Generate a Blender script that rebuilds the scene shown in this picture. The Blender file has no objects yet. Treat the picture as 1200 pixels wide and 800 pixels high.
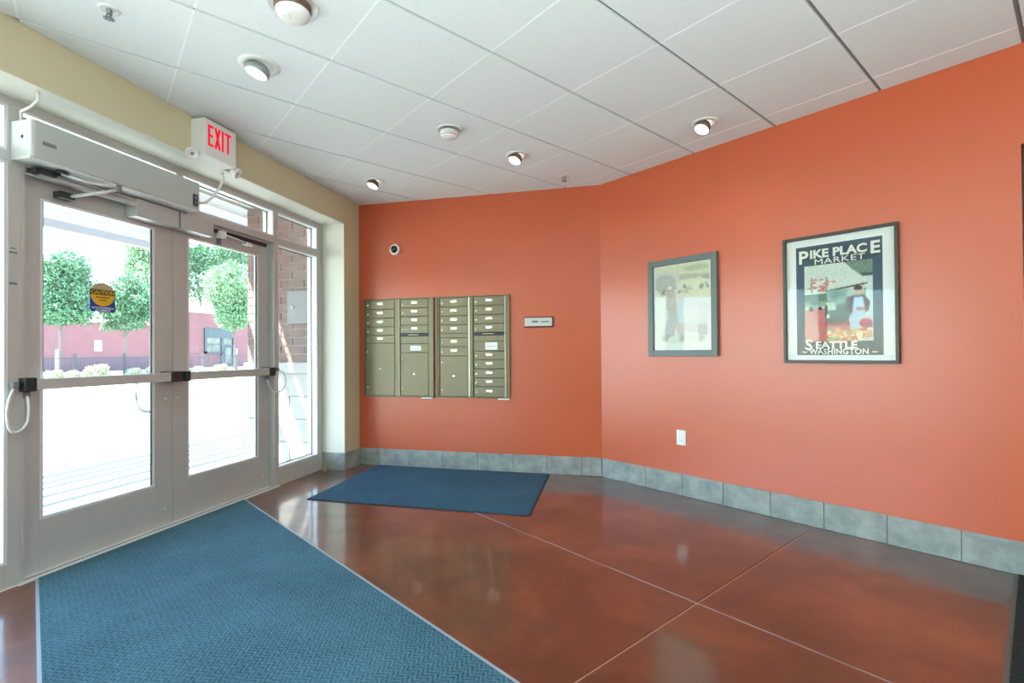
import bpy, bmesh, math, random
import numpy as np
from mathutils import Matrix, Vector
random.seed(7)
C = bpy.context.scene.collection
PI = math.pi

# ------------------------------------------------------------------ camera
cam_d = bpy.data.cameras.new('camera')
cam_d.sensor_width = 36.0
cam_d.lens = 577.563 / 1200 * 36
cam_d.shift_y = 8.223 / 1200
cam_d.clip_start, cam_d.clip_end = 0.05, 500
cam = bpy.data.objects.new('camera', cam_d)
C.objects.link(cam)
_r = Vector((0.97226487, 0.23377788, -0.00699493))
_u = Vector((0.00887863, -0.0070062, 0.99993604))
_f = Vector((-0.23371392, 0.97226479, 0.00888751))
_m = Matrix((_r, _u, -_f)).transposed().to_4x4()
_m.translation = (0, 0, 1.16)
cam.matrix_world = _m
bpy.context.scene.camera = cam

# ------------------------------------------------------------------ world, sun, large lights, exposure
SUN_DIR = Vector((0.38, 0.36, -1.0)).normalized()        # direction the light travels
world = bpy.data.worlds.new('sky')
bpy.context.scene.world = world
world.use_nodes = True
_nt = world.node_tree
_nt.nodes.clear()
_sky = _nt.nodes.new('ShaderNodeTexSky')
_sky.sky_type = 'NISHITA'
_sky.sun_disc = False
_sky.sun_elevation = math.asin(-SUN_DIR.z)
_sky.sun_rotation = math.atan2(-SUN_DIR.x, -SUN_DIR.y)
_sky.altitude = 100
_sky.air_density = 1.0
_sky.dust_density = 0.6
_bg = _nt.nodes.new('ShaderNodeBackground')
_bg.inputs['Strength'].default_value = 1.35
_wo = _nt.nodes.new('ShaderNodeOutputWorld')
_nt.links.new(_sky.outputs[0], _bg.inputs[0])
_nt.links.new(_bg.outputs[0], _wo.inputs[0])

sun_d = bpy.data.lights.new('sun', 'SUN')
sun_d.energy = 46.0
sun_d.angle = 0.009
sun_d.color = (1.0, 0.96, 0.9)
sun = bpy.data.objects.new('sun', sun_d)
C.objects.link(sun)
sun.rotation_euler = SUN_DIR.to_track_quat('-Z', 'Y').to_euler()


def area_light(name, loc, target, sx, sy, watts, col):
    d = bpy.data.lights.new(name, 'AREA')
    d.shape = 'RECTANGLE'
    d.size, d.size_y = sx, sy
    d.energy = watts
    d.color = col
    o = bpy.data.objects.new(name, d)
    C.objects.link(o)
    o.location = loc
    o.rotation_euler = (Vector(target) - Vector(loc)).to_track_quat('-Z', 'Y').to_euler()
    return o


area_light('ceiling_fill', (0.4, -1.7, 0.5), (0.2, -0.9, 2.73), 3.0, 2.5, 145, (0.84, 1.0, 0.98)).data.spread = math.radians(115)  # added unseen fill that brightens the ceiling, no fixture behind it

area_light('window_wall_fill', (3.4, -1.2, 2.4), (-2.8, 2.4, 1.6), 2.0, 1.2, 75, (0.97, 1.0, 0.96))  # added unseen fill aimed at the window wall

vs = bpy.context.scene.view_settings
vs.view_transform = 'Standard'
vs.look = 'None'
vs.exposure = 0.4
vs.gamma = 1.0
vs.use_curve_mapping = False


# ------------------------------------------------------------------ materials
def s2l(c):
    return tuple(((x / 255) / 12.92 if x / 255 <= 0.04045 else ((x / 255 + 0.055) / 1.055) ** 2.4) for x in c)


def mat(name, col, rough=0.5, metal=0.0, spec=0.5, noise=0.0, nscale=8.0, bump=0.0, bscale=60.0, emit=None, estr=0.0, coat=0.0, col2=None, stretch=None):
    m = bpy.data.materials.new(name)
    m.use_nodes = True
    nt = m.node_tree
    b = nt.nodes['Principled BSDF']
    b.inputs['Base Color'].default_value = (*col, 1)
    b.inputs['Roughness'].default_value = rough
    b.inputs['Metallic'].default_value = metal
    b.inputs['Specular IOR Level'].default_value = spec
    b.inputs['Coat Weight'].default_value = coat
    if emit:
        b.inputs['Emission Color'].default_value = (*emit, 1)
        b.inputs['Emission Strength'].default_value = estr
    if noise or bump:
        tc = nt.nodes.new('ShaderNodeTexCoord')
        src = tc.outputs['Object']
        if stretch:
            mp = nt.nodes.new('ShaderNodeMapping')
            mp.inputs['Scale'].default_value = stretch
            nt.links.new(src, mp.inputs['Vector'])
            src = mp.outputs['Vector']
    if noise:
        n = nt.nodes.new('ShaderNodeTexNoise')
        n.inputs['Scale'].default_value = nscale
        n.inputs['Detail'].default_value = 6
        n.inputs['Roughness'].default_value = 0.6
        nt.links.new(src, n.inputs['Vector'])
        r = nt.nodes.new('ShaderNodeValToRGB')
        c2 = col2 if col2 else tuple(min(1, x * (1 + noise)) for x in col)
        c1 = col if col2 else tuple(x * (1 - noise) for x in col)
        r.color_ramp.elements[0].position, r.color_ramp.elements[1].position = 0.3, 0.7
        r.color_ramp.elements[0].color = (*c1, 1)
        r.color_ramp.elements[1].color = (*c2, 1)
        nt.links.new(n.outputs['Fac'], r.inputs['Fac'])
        nt.links.new(r.outputs['Color'], b.inputs['Base Color'])
    if bump:
        n2 = nt.nodes.new('ShaderNodeTexNoise')
        n2.inputs['Scale'].default_value = bscale
        n2.inputs['Detail'].default_value = 3
        nt.links.new(src, n2.inputs['Vector'])
        bp = nt.nodes.new('ShaderNodeBump')
        bp.inputs['Strength'].default_value = bump
        bp.inputs['Distance'].default_value = 0.01
        nt.links.new(n2.outputs['Fac'], bp.inputs['Height'])
        nt.links.new(bp.outputs['Normal'], b.inputs['Normal'])
    return m


def glass_mat(name, tint=(0.93, 0.97, 0.96), refl=1.0):
    m = bpy.data.materials.new(name)
    m.use_nodes = True
    nt = m.node_tree
    nt.nodes.clear()
    t = nt.nodes.new('ShaderNodeBsdfTransparent')
    t.inputs[0].default_value = (*tint, 1)
    g = nt.nodes.new('ShaderNodeBsdfGlossy')
    g.inputs['Roughness'].default_value = 0.02
    lw = nt.nodes.new('ShaderNodeLayerWeight')      # Schlick's rule, the same from either face of the pane
    lw.inputs['Blend'].default_value = 0.5
    pw = nt.nodes.new('ShaderNodeMath')
    pw.operation = 'POWER'
    pw.inputs[1].default_value = 5.0
    nt.links.new(lw.outputs['Facing'], pw.inputs[0])
    f = nt.nodes.new('ShaderNodeMath')
    f.operation = 'MULTIPLY_ADD'
    f.inputs[1].default_value, f.inputs[2].default_value = 0.92 * refl, 0.035 * refl
    nt.links.new(pw.outputs[0], f.inputs[0])
    mx = nt.nodes.new('ShaderNodeMixShader')
    o = nt.nodes.new('ShaderNodeOutputMaterial')
    nt.links.new(f.outputs[0], mx.inputs[0])
    nt.links.new(t.outputs[0], mx.inputs[1])
    nt.links.new(g.outputs[0], mx.inputs[2])
    nt.links.new(mx.outputs[0], o.inputs[0])
    return m


def attr_mat(name, rough=0.5, spec=0.5):
    m = bpy.data.materials.new(name)
    m.use_nodes = True
    b = m.node_tree.nodes['Principled BSDF']
    a = m.node_tree.nodes.new('ShaderNodeAttribute')
    a.attribute_name = 'print'
    m.node_tree.links.new(a.outputs['Color'], b.inputs['Base Color'])
    b.inputs['Roughness'].default_value = rough
    b.inputs['Specular IOR Level'].default_value = spec
    return m


def carpet_mat(name, dark, light, chevron):
    """Needle-punch carpet: chevron ribs (or straight ribs) in colour and relief plus fibre noise."""
    m = bpy.data.materials.new(name)
    m.use_nodes = True
    nt = m.node_tree
    b = nt.nodes['Principled BSDF']
    b.inputs['Roughness'].default_value = 0.95
    b.inputs['Specular IOR Level'].default_value = 0.15
    b.inputs['Sheen Weight'].default_value = 0.05
    tc = nt.nodes.new('ShaderNodeTexCoord')
    sp = nt.nodes.new('ShaderNodeSeparateXYZ')
    nt.links.new(tc.outputs['Object'], sp.inputs[0])

    def mth(op, a, bb=None):
        n = nt.nodes.new('ShaderNodeMath')
        n.operation = op
        for i, v in enumerate((a, bb)):
            if v is None:
                continue
            if isinstance(v, (int, float)):
                n.inputs[i].default_value = v
            else:
                nt.links.new(v, n.inputs[i])
        return n.outputs[0]
    if chevron:
        tri = mth('PINGPONG', mth('MULTIPLY', sp.outputs[0], 1.0), 0.03)
        ph = mth('ADD', sp.outputs[1], tri)
        rib = mth('SINE', mth('MULTIPLY', ph, 2 * PI / 0.022))
    else:
        rib = mth('SINE', mth('MULTIPLY', sp.outputs[1], 2 * PI / 0.035))
    no = nt.nodes.new('ShaderNodeTexNoise')
    no.inputs['Scale'].default_value = 170
    no.inputs['Detail'].default_value = 4
    nt.links.new(tc.outputs['Object'], no.inputs['Vector'])
    big = nt.nodes.new('ShaderNodeTexNoise')
    big.inputs['Scale'].default_value = 2.2
    nt.links.new(tc.outputs['Object'], big.inputs['Vector'])
    v = mth('ADD', mth('MULTIPLY', rib, 0.13), mth('ADD', mth('MULTIPLY', no.outputs['Fac'], 0.9), mth('MULTIPLY', big.outputs['Fac'], 0.35)))
    r = nt.nodes.new('ShaderNodeValToRGB')
    r.color_ramp.elements[0].position, r.color_ramp.elements[1].position = 0.35, 0.95
    r.color_ramp.elements[0].color = (*dark, 1)
    r.color_ramp.elements[1].color = (*light, 1)
    nt.links.new(v, r.inputs['Fac'])
    nt.links.new(r.outputs['Color'], b.inputs['Base Color'])
    bp = nt.nodes.new('ShaderNodeBump')
    bp.inputs['Strength'].default_value = 0.7
    bp.inputs['Distance'].default_value = 0.006
    nt.links.new(v, bp.inputs['Height'])
    nt.links.new(bp.outputs['Normal'], b.inputs['Normal'])
    return m


def floor_mat(name):
    """Acid-stained, sealed concrete: clouds of red brown, rust and dark brown under a clear coat."""
    m = bpy.data.materials.new(name)
    m.use_nodes = True
    nt = m.node_tree
    b = nt.nodes['Principled BSDF']
    tc = nt.nodes.new('ShaderNodeTexCoord')
    n1 = nt.nodes.new('ShaderNodeTexNoise')
    n1.inputs['Scale'].default_value = 1.3
    n1.inputs['Detail'].default_value = 9
    n1.inputs['Roughness'].default_value = 0.62
    n1.inputs['Distortion'].default_value = 0.25
    nt.links.new(tc.outputs['Object'], n1.inputs['Vector'])
    r = nt.nodes.new('ShaderNodeValToRGB')
    e = r.color_ramp.elements
    e[0].position, e[0].color = 0.30, (0.050, 0.017, 0.011, 1)
    e[1].position, e[1].color = 0.74, (0.27, 0.078, 0.030, 1)
    k = e.new(0.5)
    k.color = (0.125, 0.035, 0.017, 1)
    nt.links.new(n1.outputs['Fac'], r.inputs['Fac'])
    nt.links.new(r.outputs['Color'], b.inputs['Base Color'])
    n2 = nt.nodes.new('ShaderNodeTexNoise')
    n2.inputs['Scale'].default_value = 5
    n2.inputs['Detail'].default_value = 5
    nt.links.new(tc.outputs['Object'], n2.inputs['Vector'])
    mr = nt.nodes.new('ShaderNodeMapRange')
    mr.inputs['To Min'].default_value = 0.26
    mr.inputs['To Max'].default_value = 0.42
    nt.links.new(n2.outputs['Fac'], mr.inputs['Value'])
    nt.links.new(mr.outputs[0], b.inputs['Roughness'])
    b.inputs['Specular IOR Level'].default_value = 0.6
    b.inputs['Coat Weight'].default_value = 0.9
    b.inputs['Coat Roughness'].default_value = 0.09
    return m


M = {}
M['orange'] = mat('orange_wall_paint', (0.54, 0.098, 0.032), 0.34, spec=0.8, noise=0.03, nscale=1.5, bump=0.04, bscale=120)
M['tan'] = mat('tan_wall_paint', (0.565, 0.525, 0.345), 0.6, bump=0.03, bscale=120)
M['ceiling'] = mat('ceiling_tile_white', (0.74, 0.79, 0.785), 0.9, spec=0.2, noise=0.02, nscale=40, bump=0.1, bscale=250)
M['grid'] = mat('ceiling_grid_shade', (0.26, 0.27, 0.26), 0.6)  # dark grey paints the shade of the open tile gaps
M['floor'] = floor_mat('stained_concrete')
M['joint'] = mat('joint_filler', (0.46, 0.24, 0.17), 0.6)
M['tile'] = mat('slate_base_tile', (0.19, 0.225, 0.215), 0.4, noise=0.3, nscale=9, bump=0.12, bscale=30, col2=(0.37, 0.395, 0.37))
M['grout'] = mat('grout', (0.22, 0.23, 0.22), 0.85)
M['alu'] = mat('clear_anodised_aluminium', (0.52, 0.525, 0.51), 0.38, metal=0.25, noise=0.03, nscale=3)
M['alu_door'] = mat('door_aluminium', (0.50, 0.51, 0.50), 0.36, metal=0.25, noise=0.03, nscale=3)
M['gasket'] = mat('dark_gasket', (0.03, 0.035, 0.04), 0.6)
M['bead'] = mat('glazing_bead_bright', (0.72, 0.76, 0.77), 0.35, metal=0.3)
M['glass'] = glass_mat('clear_glass')
M['picture_glass'] = glass_mat('low_glare_glass', (0.96, 0.98, 0.97), 0.4)
M['black'] = mat('black_plastic', (0.018, 0.025, 0.028), 0.4)
M['operator'] = mat('operator_silver', (0.50, 0.55, 0.53), 0.35, metal=0.35)
M['light_alu'] = mat('pale_metal', (0.72, 0.75, 0.74), 0.4, metal=0.2)
M['white'] = mat('white_plastic', (0.78, 0.78, 0.74), 0.45)
M['carpet'] = carpet_mat('blue_entry_carpet', (0.011, 0.050, 0.074), (0.088, 0.225, 0.305), True)
M['mat_rib'] = carpet_mat('blue_ribbed_mat', (0.006, 0.036, 0.068), (0.036, 0.14, 0.22), False)
M['carpet_black'] = carpet_mat('black_carpet', (0.003, 0.005, 0.005), (0.018, 0.024, 0.023), True)
M['strip'] = mat('vinyl_edge_strip', (0.30, 0.35, 0.39), 0.45)
M['strip_dark'] = mat('dark_edge_strip', (0.10, 0.09, 0.075), 0.5)
M['bronze'] = mat('mailbox_bronze', (0.20, 0.178, 0.108), 0.36, metal=0.35, noise=0.03, nscale=20)
M['bronze_dark'] = mat('mailbox_shadow_gap', (0.05, 0.048, 0.034), 0.5, metal=0.2)
M['bronze_light'] = mat('mailbox_rail_highlight', (0.58, 0.55, 0.43), 0.35, metal=0.4)  # paler bronze, paints the highlights along the frame rails
M['chrome'] = mat('lock_chrome', (0.85, 0.83, 0.72), 0.25, metal=0.6)
M['paper'] = mat('white_paper', (0.82, 0.83, 0.82), 0.6)
M['ink'] = mat('grey_ink', (0.18, 0.2, 0.21), 0.6)
M['red_emit'] = mat('exit_letters', (0.25, 0.003, 0.008), 0.6, spec=0.1, emit=(1.0, 0.006, 0.03), estr=0.62)
M['exit_body'] = mat('exit_body', (0.72, 0.72, 0.68), 0.5)
M['lamp_emit'] = mat('lamp_lens', (0.9, 0.9, 0.86), 0.4, emit=(1.0, 0.97, 0.9), estr=3.0)
M['lens_dim'] = mat('frosted_lens', (0.85, 0.85, 0.82), 0.5, emit=(1.0, 0.97, 0.9), estr=0.25)  # weakly glowing lens, its fitting also carries a spot lamp
M['can_brown'] = mat('lamp_can_brown', (0.16, 0.10, 0.075), 0.35, metal=0.3)  # brown puts the shaded crescent of the can sides into the colour
M['can_grey'] = mat('lamp_can_grey', (0.25, 0.29, 0.26), 0.4, metal=0.2)
M['dome'] = mat('smoked_dome', (0.012, 0.015, 0.015), 0.12, coat=0.5)
M['frame_grey'] = mat('grey_green_frame', (0.115, 0.15, 0.145), 0.4)
M['frame_dark'] = mat('dark_walnut_frame', (0.035, 0.024, 0.018), 0.35)
M['frame_side'] = mat('frame_edge_black', (0.015, 0.012, 0.011), 0.5)
M['print'] = attr_mat('poster_print', 0.6, 0.3)
M['cream'] = mat('cream_lettering', (0.80, 0.78, 0.70), 0.6)
M['navy'] = mat('navy_print', (0.018, 0.05, 0.095), 0.5)
M['wood_dark'] = mat('dark_brown_wood', (0.085, 0.04, 0.018), 0.45, noise=0.35, nscale=4, stretch=(8, 8, 0.6))
M['reveal'] = mat('pale_reveal', (0.70, 0.71, 0.62), 0.6, bump=0.03, bscale=120)  # paler than the tan of the same wall
M['lit_joint'] = mat('lit_joint_white', (0.86, 0.90, 0.89), 0.5)  # extra white paints the window light caught along these tile joints
M['back_wall'] = mat('lobby_back_wall', (0.66, 0.60, 0.46), 0.7)
M['concrete'] = mat('pale_concrete', (0.235, 0.235, 0.225), 0.85, noise=0.05, nscale=2)
M['brick'] = mat('brown_brick', (0.14, 0.092, 0.078), 0.9, noise=0.2, nscale=6, bump=0.2, bscale=80)
M['mortar'] = mat('mortar', (0.25, 0.235, 0.22), 0.95)
M['block'] = mat('pale_stone_block', (0.29, 0.285, 0.27), 0.9, noise=0.06, nscale=4, bump=0.15, bscale=60)
M['canopy'] = mat('canopy_grey_metal', (0.24, 0.24, 0.235), 0.5, metal=0.1)
M['canopy_white'] = mat('canopy_white_deck', (0.40, 0.40, 0.385), 0.6)
M['panel_grey'] = mat('weathered_grey_cover', (0.155, 0.15, 0.145), 0.7)
M['bldg_red'] = mat('red_painted_block', (0.25, 0.115, 0.12), 0.9, noise=0.06, nscale=1.2)
M['bldg_base'] = mat('plum_base_band', (0.16, 0.105, 0.12), 0.9)
M['bldg_cap'] = mat('pale_parapet', (0.74, 0.70, 0.68), 0.85, noise=0.08, nscale=2)
M['teal'] = mat('teal_storefront', (0.05, 0.08, 0.09), 0.5)
M['shop_glass'] = mat('shop_glass', (0.03, 0.045, 0.05), 0.2, noise=0.6, nscale=1.6, col2=(0.18, 0.20, 0.205))
M['leaf'] = mat('leaf_green', (0.10, 0.235, 0.12), 0.6, noise=0.4, nscale=0.8)
M['leaf_light'] = mat('leaf_light_green', (0.17, 0.32, 0.16), 0.6, noise=0.35, nscale=0.8)
M['leaf_dry'] = mat('dry_grass_green', (0.42, 0.46, 0.27), 0.7, noise=0.3, nscale=1.5)
M['bark'] = mat('bark', (0.20, 0.17, 0.15), 0.9, noise=0.3, nscale=10)
M['iron'] = mat('dark_iron', (0.06, 0.06, 0.065), 0.5)
M['post_white'] = mat('white_post', (0.8, 0.78, 0.76), 0.6)
M['caut_blue'] = mat('sticker_blue', (0.015, 0.055, 0.30), 0.5)
M['caut_yellow'] = mat('sticker_yellow', (0.75, 0.42, 0.02), 0.5)
M['caut_tan'] = mat('sticker_tan', (0.42, 0.36, 0.22), 0.6)
M['caut_black'] = mat('sticker_black', (0.02, 0.018, 0.015), 0.5)
M['wall_plate'] = mat('brushed_sign_plate', (0.55, 0.56, 0.54), 0.35, metal=0.3)
M['plate_red'] = mat('sign_holder_maroon', (0.13, 0.035, 0.03), 0.4)
M['brass_yellow'] = mat('brass_yellow', (0.45, 0.33, 0.10), 0.35, metal=0.6)
M['apron'] = mat('glazed_print_reflection', (0.6, 0.65, 0.8), 0.5)

W = {}


# ------------------------------------------------------------------ mesh helpers
class MB:
    """Collects shapes; build() links them as one mesh object (world coordinates unless local)."""
    def __init__(s):
        s.bm = bmesh.new()

    def box(s, x0, x1, y0, y1, z0, z1):
        vs_ = [s.bm.verts.new((x, y, z)) for x in sorted((x0, x1)) for y in sorted((y0, y1)) for z in sorted((z0, z1))]
        for f in ((0, 1, 3, 2), (4, 6, 7, 5), (0, 4, 5, 1), (2, 3, 7, 6), (0, 2, 6, 4), (1, 5, 7, 3)):
            s.bm.faces.new([vs_[i] for i in f])
        return s

    def prism(s, pts, z0, z1):
        """pts: xy polygon, counter-clockwise."""
        a = [s.bm.verts.new((p[0], p[1], z0)) for p in pts]
        b = [s.bm.verts.new((p[0], p[1], z1)) for p in pts]
        n = len(pts)
        s.bm.faces.new(a[::-1])
        s.bm.faces.new(b)
        for i in range(n):
            s.bm.faces.new((a[i], a[(i + 1) % n], b[(i + 1) % n], b[i]))
        return s

    def prism_y(s, pts, y0, y1):
        """pts: xz polygon, extruded along y."""
        a = [s.bm.verts.new((p[0], y0, p[1])) for p in pts]
        b = [s.bm.verts.new((p[0], y1, p[1])) for p in pts]
        n = len(pts)
        s.bm.faces.new(a)
        s.bm.faces.new(b[::-1])
        for i in range(n):
            s.bm.faces.new((a[i], b[i], b[(i + 1) % n], a[(i + 1) % n]))
        return s

    def prism_x(s, pts, x0, x1):
        """pts: yz polygon, extruded along x."""
        a = [s.bm.verts.new((x0, p[0], p[1])) for p in pts]
        b = [s.bm.verts.new((x1, p[0], p[1])) for p in pts]
        n = len(pts)
        s.bm.faces.new(a[::-1])
        s.bm.faces.new(b)
        for i in range(n):
            s.bm.faces.new((a[i], a[(i + 1) % n], b[(i + 1) % n], b[i]))
        return s

    def tube(s, pts, r, seg=10, r1=None, cap=True):
        pts = [Vector(p) for p in pts]
        rings = []
        n = len(pts)
        up = Vector((0.013, 0.02, 1)).normalized()
        for i, p in enumerate(pts):
            d = (pts[min(i + 1, n - 1)] - pts[max(i - 1, 0)]).normalized()
            a = d.cross(up)
            if a.length < 0.05:
                a = d.cross(Vector((1, 0, 0)))
            a.normalize()
            b = d.cross(a).normalized()
            rr = r if r1 is None else r + (r1 - r) * i / (n - 1)
            rings.append([s.bm.verts.new(p + a * (rr * math.cos(2 * PI * k / seg)) + b * (rr * math.sin(2 * PI * k / seg))) for k in range(seg)])
        for i in range(n - 1):
            for k in range(seg):
                f = s.bm.faces.new((rings[i][k], rings[i][(k + 1) % seg], rings[i + 1][(k + 1) % seg], rings[i + 1][k]))
                f.smooth = True
        if cap:
            s.bm.faces.new(rings[0][::-1])
            s.bm.faces.new(rings[-1])
        return s

    def lathe(s, prof, origin=(0, 0, 0), axis=(0, 0, 1), seg=28, smooth=True):
        """prof: list of (radius, height along axis)."""
        q = Vector(axis).normalized().to_track_quat('Z', 'Y')
        o = Vector(origin)
        rings = []
        for r, h in prof:
            if r < 1e-6:
                rings.append([s.bm.verts.new(o + q @ Vector((0, 0, h)))])
            else:
                rings.append([s.bm.verts.new(o + q @ Vector((r * math.cos(2 * PI * k / seg), r * math.sin(2 * PI * k / seg), h))) for k in range(seg)])
        for a, b in zip(rings[:-1], rings[1:]):
            for k in range(seg):
                k2 = (k + 1) % seg
                if len(a) == 1 and len(b) == 1:
                    continue
                if len(a) == 1:
                    f = s.bm.faces.new((a[0], b[k], b[k2]))
                elif len(b) == 1:
                    f = s.bm.faces.new((a[k], b[0], a[k2]))
                else:
                    f = s.bm.faces.new((a[k], b[k], b[k2], a[k2]))
                f.smooth = smooth
        return s

    def quad(s, a, b, c, d):
        s.bm.faces.new([s.bm.verts.new(p) for p in (a, b, c, d)])
        return s

    def build(s, name, material, parent=None, bevel=0.0, local=False, recalc=True):
        if recalc:
            bmesh.ops.recalc_face_normals(s.bm, faces=s.bm.faces[:])
        me = bpy.data.meshes.new(name)
        if parent is not None and not local:
            s.bm.transform(W[parent.name].inverted())
        s.bm.to_mesh(me)
        s.bm.free()
        me.materials.append(material)
        return link(name, me, parent, bevel=bevel)


def link(name, me, parent=None, loc=(0, 0, 0), bevel=0.0):
    o = bpy.data.objects.new(name, me)
    C.objects.link(o)
    o.location = loc
    base = Matrix()
    if parent is not None:
        o.parent = parent
        base = W[parent.name]
    W[o.name] = base @ Matrix.Translation(loc)
    if bevel:
        b = o.modifiers.new('soft_edges', 'BEVEL')
        b.width = bevel
        b.segments = 2
        b.limit_method = 'ANGLE'
    return o


def tag(o, label, cat, group=None, kind=None):
    o['label'] = label
    o['category'] = cat
    if group:
        o['group'] = group
    if kind:
        o['kind'] = kind
    return o


def thing(name, label, cat, loc=(0, 0, 0), rz=0.0, group=None, kind=None):
    o = bpy.data.objects.new(name, None)
    C.objects.link(o)
    o.location = loc
    o.rotation_euler = (0, 0, rz)
    o.empty_display_size = 0.1
    W[o.name] = Matrix.Translation(loc) @ Matrix.Rotation(rz, 4, 'Z')
    return tag(o, label, cat, group, kind)


def text_mesh(body, size, depth=0.0006, bold=0.0, sx=1.0, align='CENTER', spacing=1.0):
    cu = bpy.data.curves.new('lettering', 'FONT')
    cu.body = body
    cu.size = size
    cu.extrude = depth
    cu.offset = bold
    cu.align_x = align
    cu.align_y = 'CENTER'
    cu.space_character = spacing
    cu.resolution_u = 3
    ob = bpy.data.objects.new('lettering', cu)
    C.objects.link(ob)
    dg = bpy.context.evaluated_depsgraph_get()
    dg.update()
    me = bpy.data.meshes.new_from_object(ob.evaluated_get(dg))
    bpy.data.objects.remove(ob)
    bpy.data.curves.remove(cu)
    # text plane xy -> wall plane xz, readable from -y
    me.transform(Matrix.Rotation(PI / 2, 4, 'X') @ Matrix.Diagonal((sx, 1, 1, 1)))
    return me


def text(body, size, m, parent, loc, name='lettering', **k):
    me = text_mesh(body, size, **k)
    me.materials.clear()
    me.materials.append(m)
    return link(name, me, parent, loc)


def clip(poly, hp):
    """Clip a convex xy polygon by half planes (nx, ny, c): keep nx*x+ny*y<=c."""
    for nx, ny, c in hp:
        out = []
        for i in range(len(poly)):
            p, q = poly[i], poly[(i + 1) % len(poly)]
            dp, dq = nx * p[0] + ny * p[1] - c, nx * q[0] + ny * q[1] - c
            if dp <= 0:
                out.append(p)
            if (dp < 0 < dq) or (dq < 0 < dp):
                t = dp / (dp - dq)
                out.append((p[0] + t * (q[0] - p[0]), p[1] + t * (q[1] - p[1])))
        poly = out
        if len(poly) < 3:
            return []
    return poly


def area(poly):
    return 0.5 * sum(poly[i][0] * poly[(i + 1) % len(poly)][1] - poly[(i + 1) % len(poly)][0] * poly[i][1] for i in range(len(poly)))


# ------------------------------------------------------------------ main dimensions (metres)
XL = -2.784          # room face of the tan window wall
YM = 4.683           # orange wall with the mailboxes
XB = -0.267          # corner between the two orange walls
HC = 2.730           # ceiling
BB = 0.174           # tile base height
ZS = 2.470           # underside of the header over the storefront
YJ = 4.402           # jamb return
XF = -3.03           # room face of the storefront frame
XD = -3.085          # room face of the door leaves
XG = -3.10           # glass
XO = -3.145          # outer face of the frame
PHI = 0.9425
RX, RY = math.sin(PHI), -math.cos(PHI)          # along the right wall, towards the viewer
RZ_R = math.atan2(RY, RX)
RN = (-RY, RX)                                  # into the right wall (+v)
XE = 4.2             # unseen right end of the lobby
YB = -4.0            # unseen back of the lobby
TE = (XE - XB) / RX
YE = YM + TE * RY


def rw(t, v=0.0):
    return (XB + RX * t + RN[0] * v, YM + RY * t + RN[1] * v)


HP_ROOM = [(-1, 0, -XL), (0, 1, YM), (RN[0], RN[1], RN[0] * XB + RN[1] * YM), (1, 0, XE), (0, -1, -YB)]
HP_FLOOR = [(-1, 0, 3.04), (0, 1, YM), (RN[0], RN[1], RN[0] * XB + RN[1] * YM), (1, 0, XE), (0, -1, -YB)]

# ------------------------------------------------------------------ floor: slabs between control joints
fl = MB().prism([(-3.04, YB - 0.2), (XE + 0.2, YB - 0.2), (XE + 0.2, YE), rw(0, 0.1)[:2], (XB, YM + 0.1), (-3.04, YM + 0.1)], -0.12, -0.004).build('floor', M['joint'])
tag(fl, 'reddish brown stained concrete floor cut into slabs by pale joints', 'floor', kind='structure')
J1 = (-0.094, 2.728)          # the crossing of the two joints
J1 = (0.287, 2.418)
for a in (-1, 1):
    for b in (-1, 1):
        g = 0.0045
        p0 = (J1[0] + a * g * RX + b * g * RN[0], J1[1] + a * g * RY + b * g * RN[1])
        L = 12
        q = [p0, (p0[0] + a * L * RX, p0[1] + a * L * RY), (p0[0] + a * L * RX + b * L * RN[0], p0[1] + a * L * RY + b * L * RN[1]), (p0[0] + b * L * RN[0], p0[1] + b * L * RN[1])]
        if area(q) < 0:
            q = q[::-1]
        q = clip(q, HP_FLOOR)
        MB().prism(q, -0.03, 0.0).build('floor_slab', M['floor'], fl, bevel=0.002)

# ------------------------------------------------------------------ walls
wl = MB()
wl.box(-3.15, XL, YJ, YM + 0.25, 0, HC + 0.1)
wl.box(-3.15, XL, YB - 0.1, YJ, ZS, HC + 0.1)
wl.box(-3.15, XL, YB - 0.1, -2.2, 0, ZS)
wl = wl.build('wall_left', M['tan'])
MB().box(XF + 0.001, XL - 0.001, YB, YJ, ZS - 0.003, ZS).box(XF + 0.001, XL - 0.001, YJ - 0.003, YJ, BB, ZS - 0.003).build('reveal_lining', M['reveal'], wl)
MB().box(XL - 0.001, XL + 0.0015, YJ - 0.003, YJ + 0.004, BB, ZS).build('corner_bead', M['reveal'], wl)
tag(wl, 'tan painted window wall with deep header and jamb round the storefront', 'wall', kind='structure')
wm = MB().box(XL, XB + 0.25, YM, YM + 0.2, 0, HC + 0.1).build('wall_mailbox', M['orange'])
tag(wm, 'orange painted wall carrying the recessed mailboxes', 'wall', kind='structure')
TO0, TO1, ZO = 2.752, 3.70, 2.214
wr = thing('wall_right', 'orange painted wall carrying the two framed pictures', 'wall', (XB, YM, 0), RZ_R, kind='structure')
b = MB()
b.box(0, TO0, 0, 0.14, 0, HC + 0.1)
b.box(TO0, TO1, 0, 0.14, ZO, HC + 0.1)
b.box(TO1, TE, 0, 0.14, 0, HC + 0.1)
b.build('wall_panel', M['orange'], wr, local=True)
we = MB().box(XE, XE + 0.15, YB - 0.15, YE + 0.1, 0, HC + 0.1).build('wall_east', M['back_wall'])
tag(we, 'plain wall of the lobby behind the viewer, right end', 'wall', kind='structure')
wb = MB().box(-3.3, XE + 0.15, YB - 0.15, YB, 0, HC + 0.1).build('wall_back', M['back_wall'])
tag(wb, 'plain wall of the lobby behind the viewer', 'wall', kind='structure')

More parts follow.
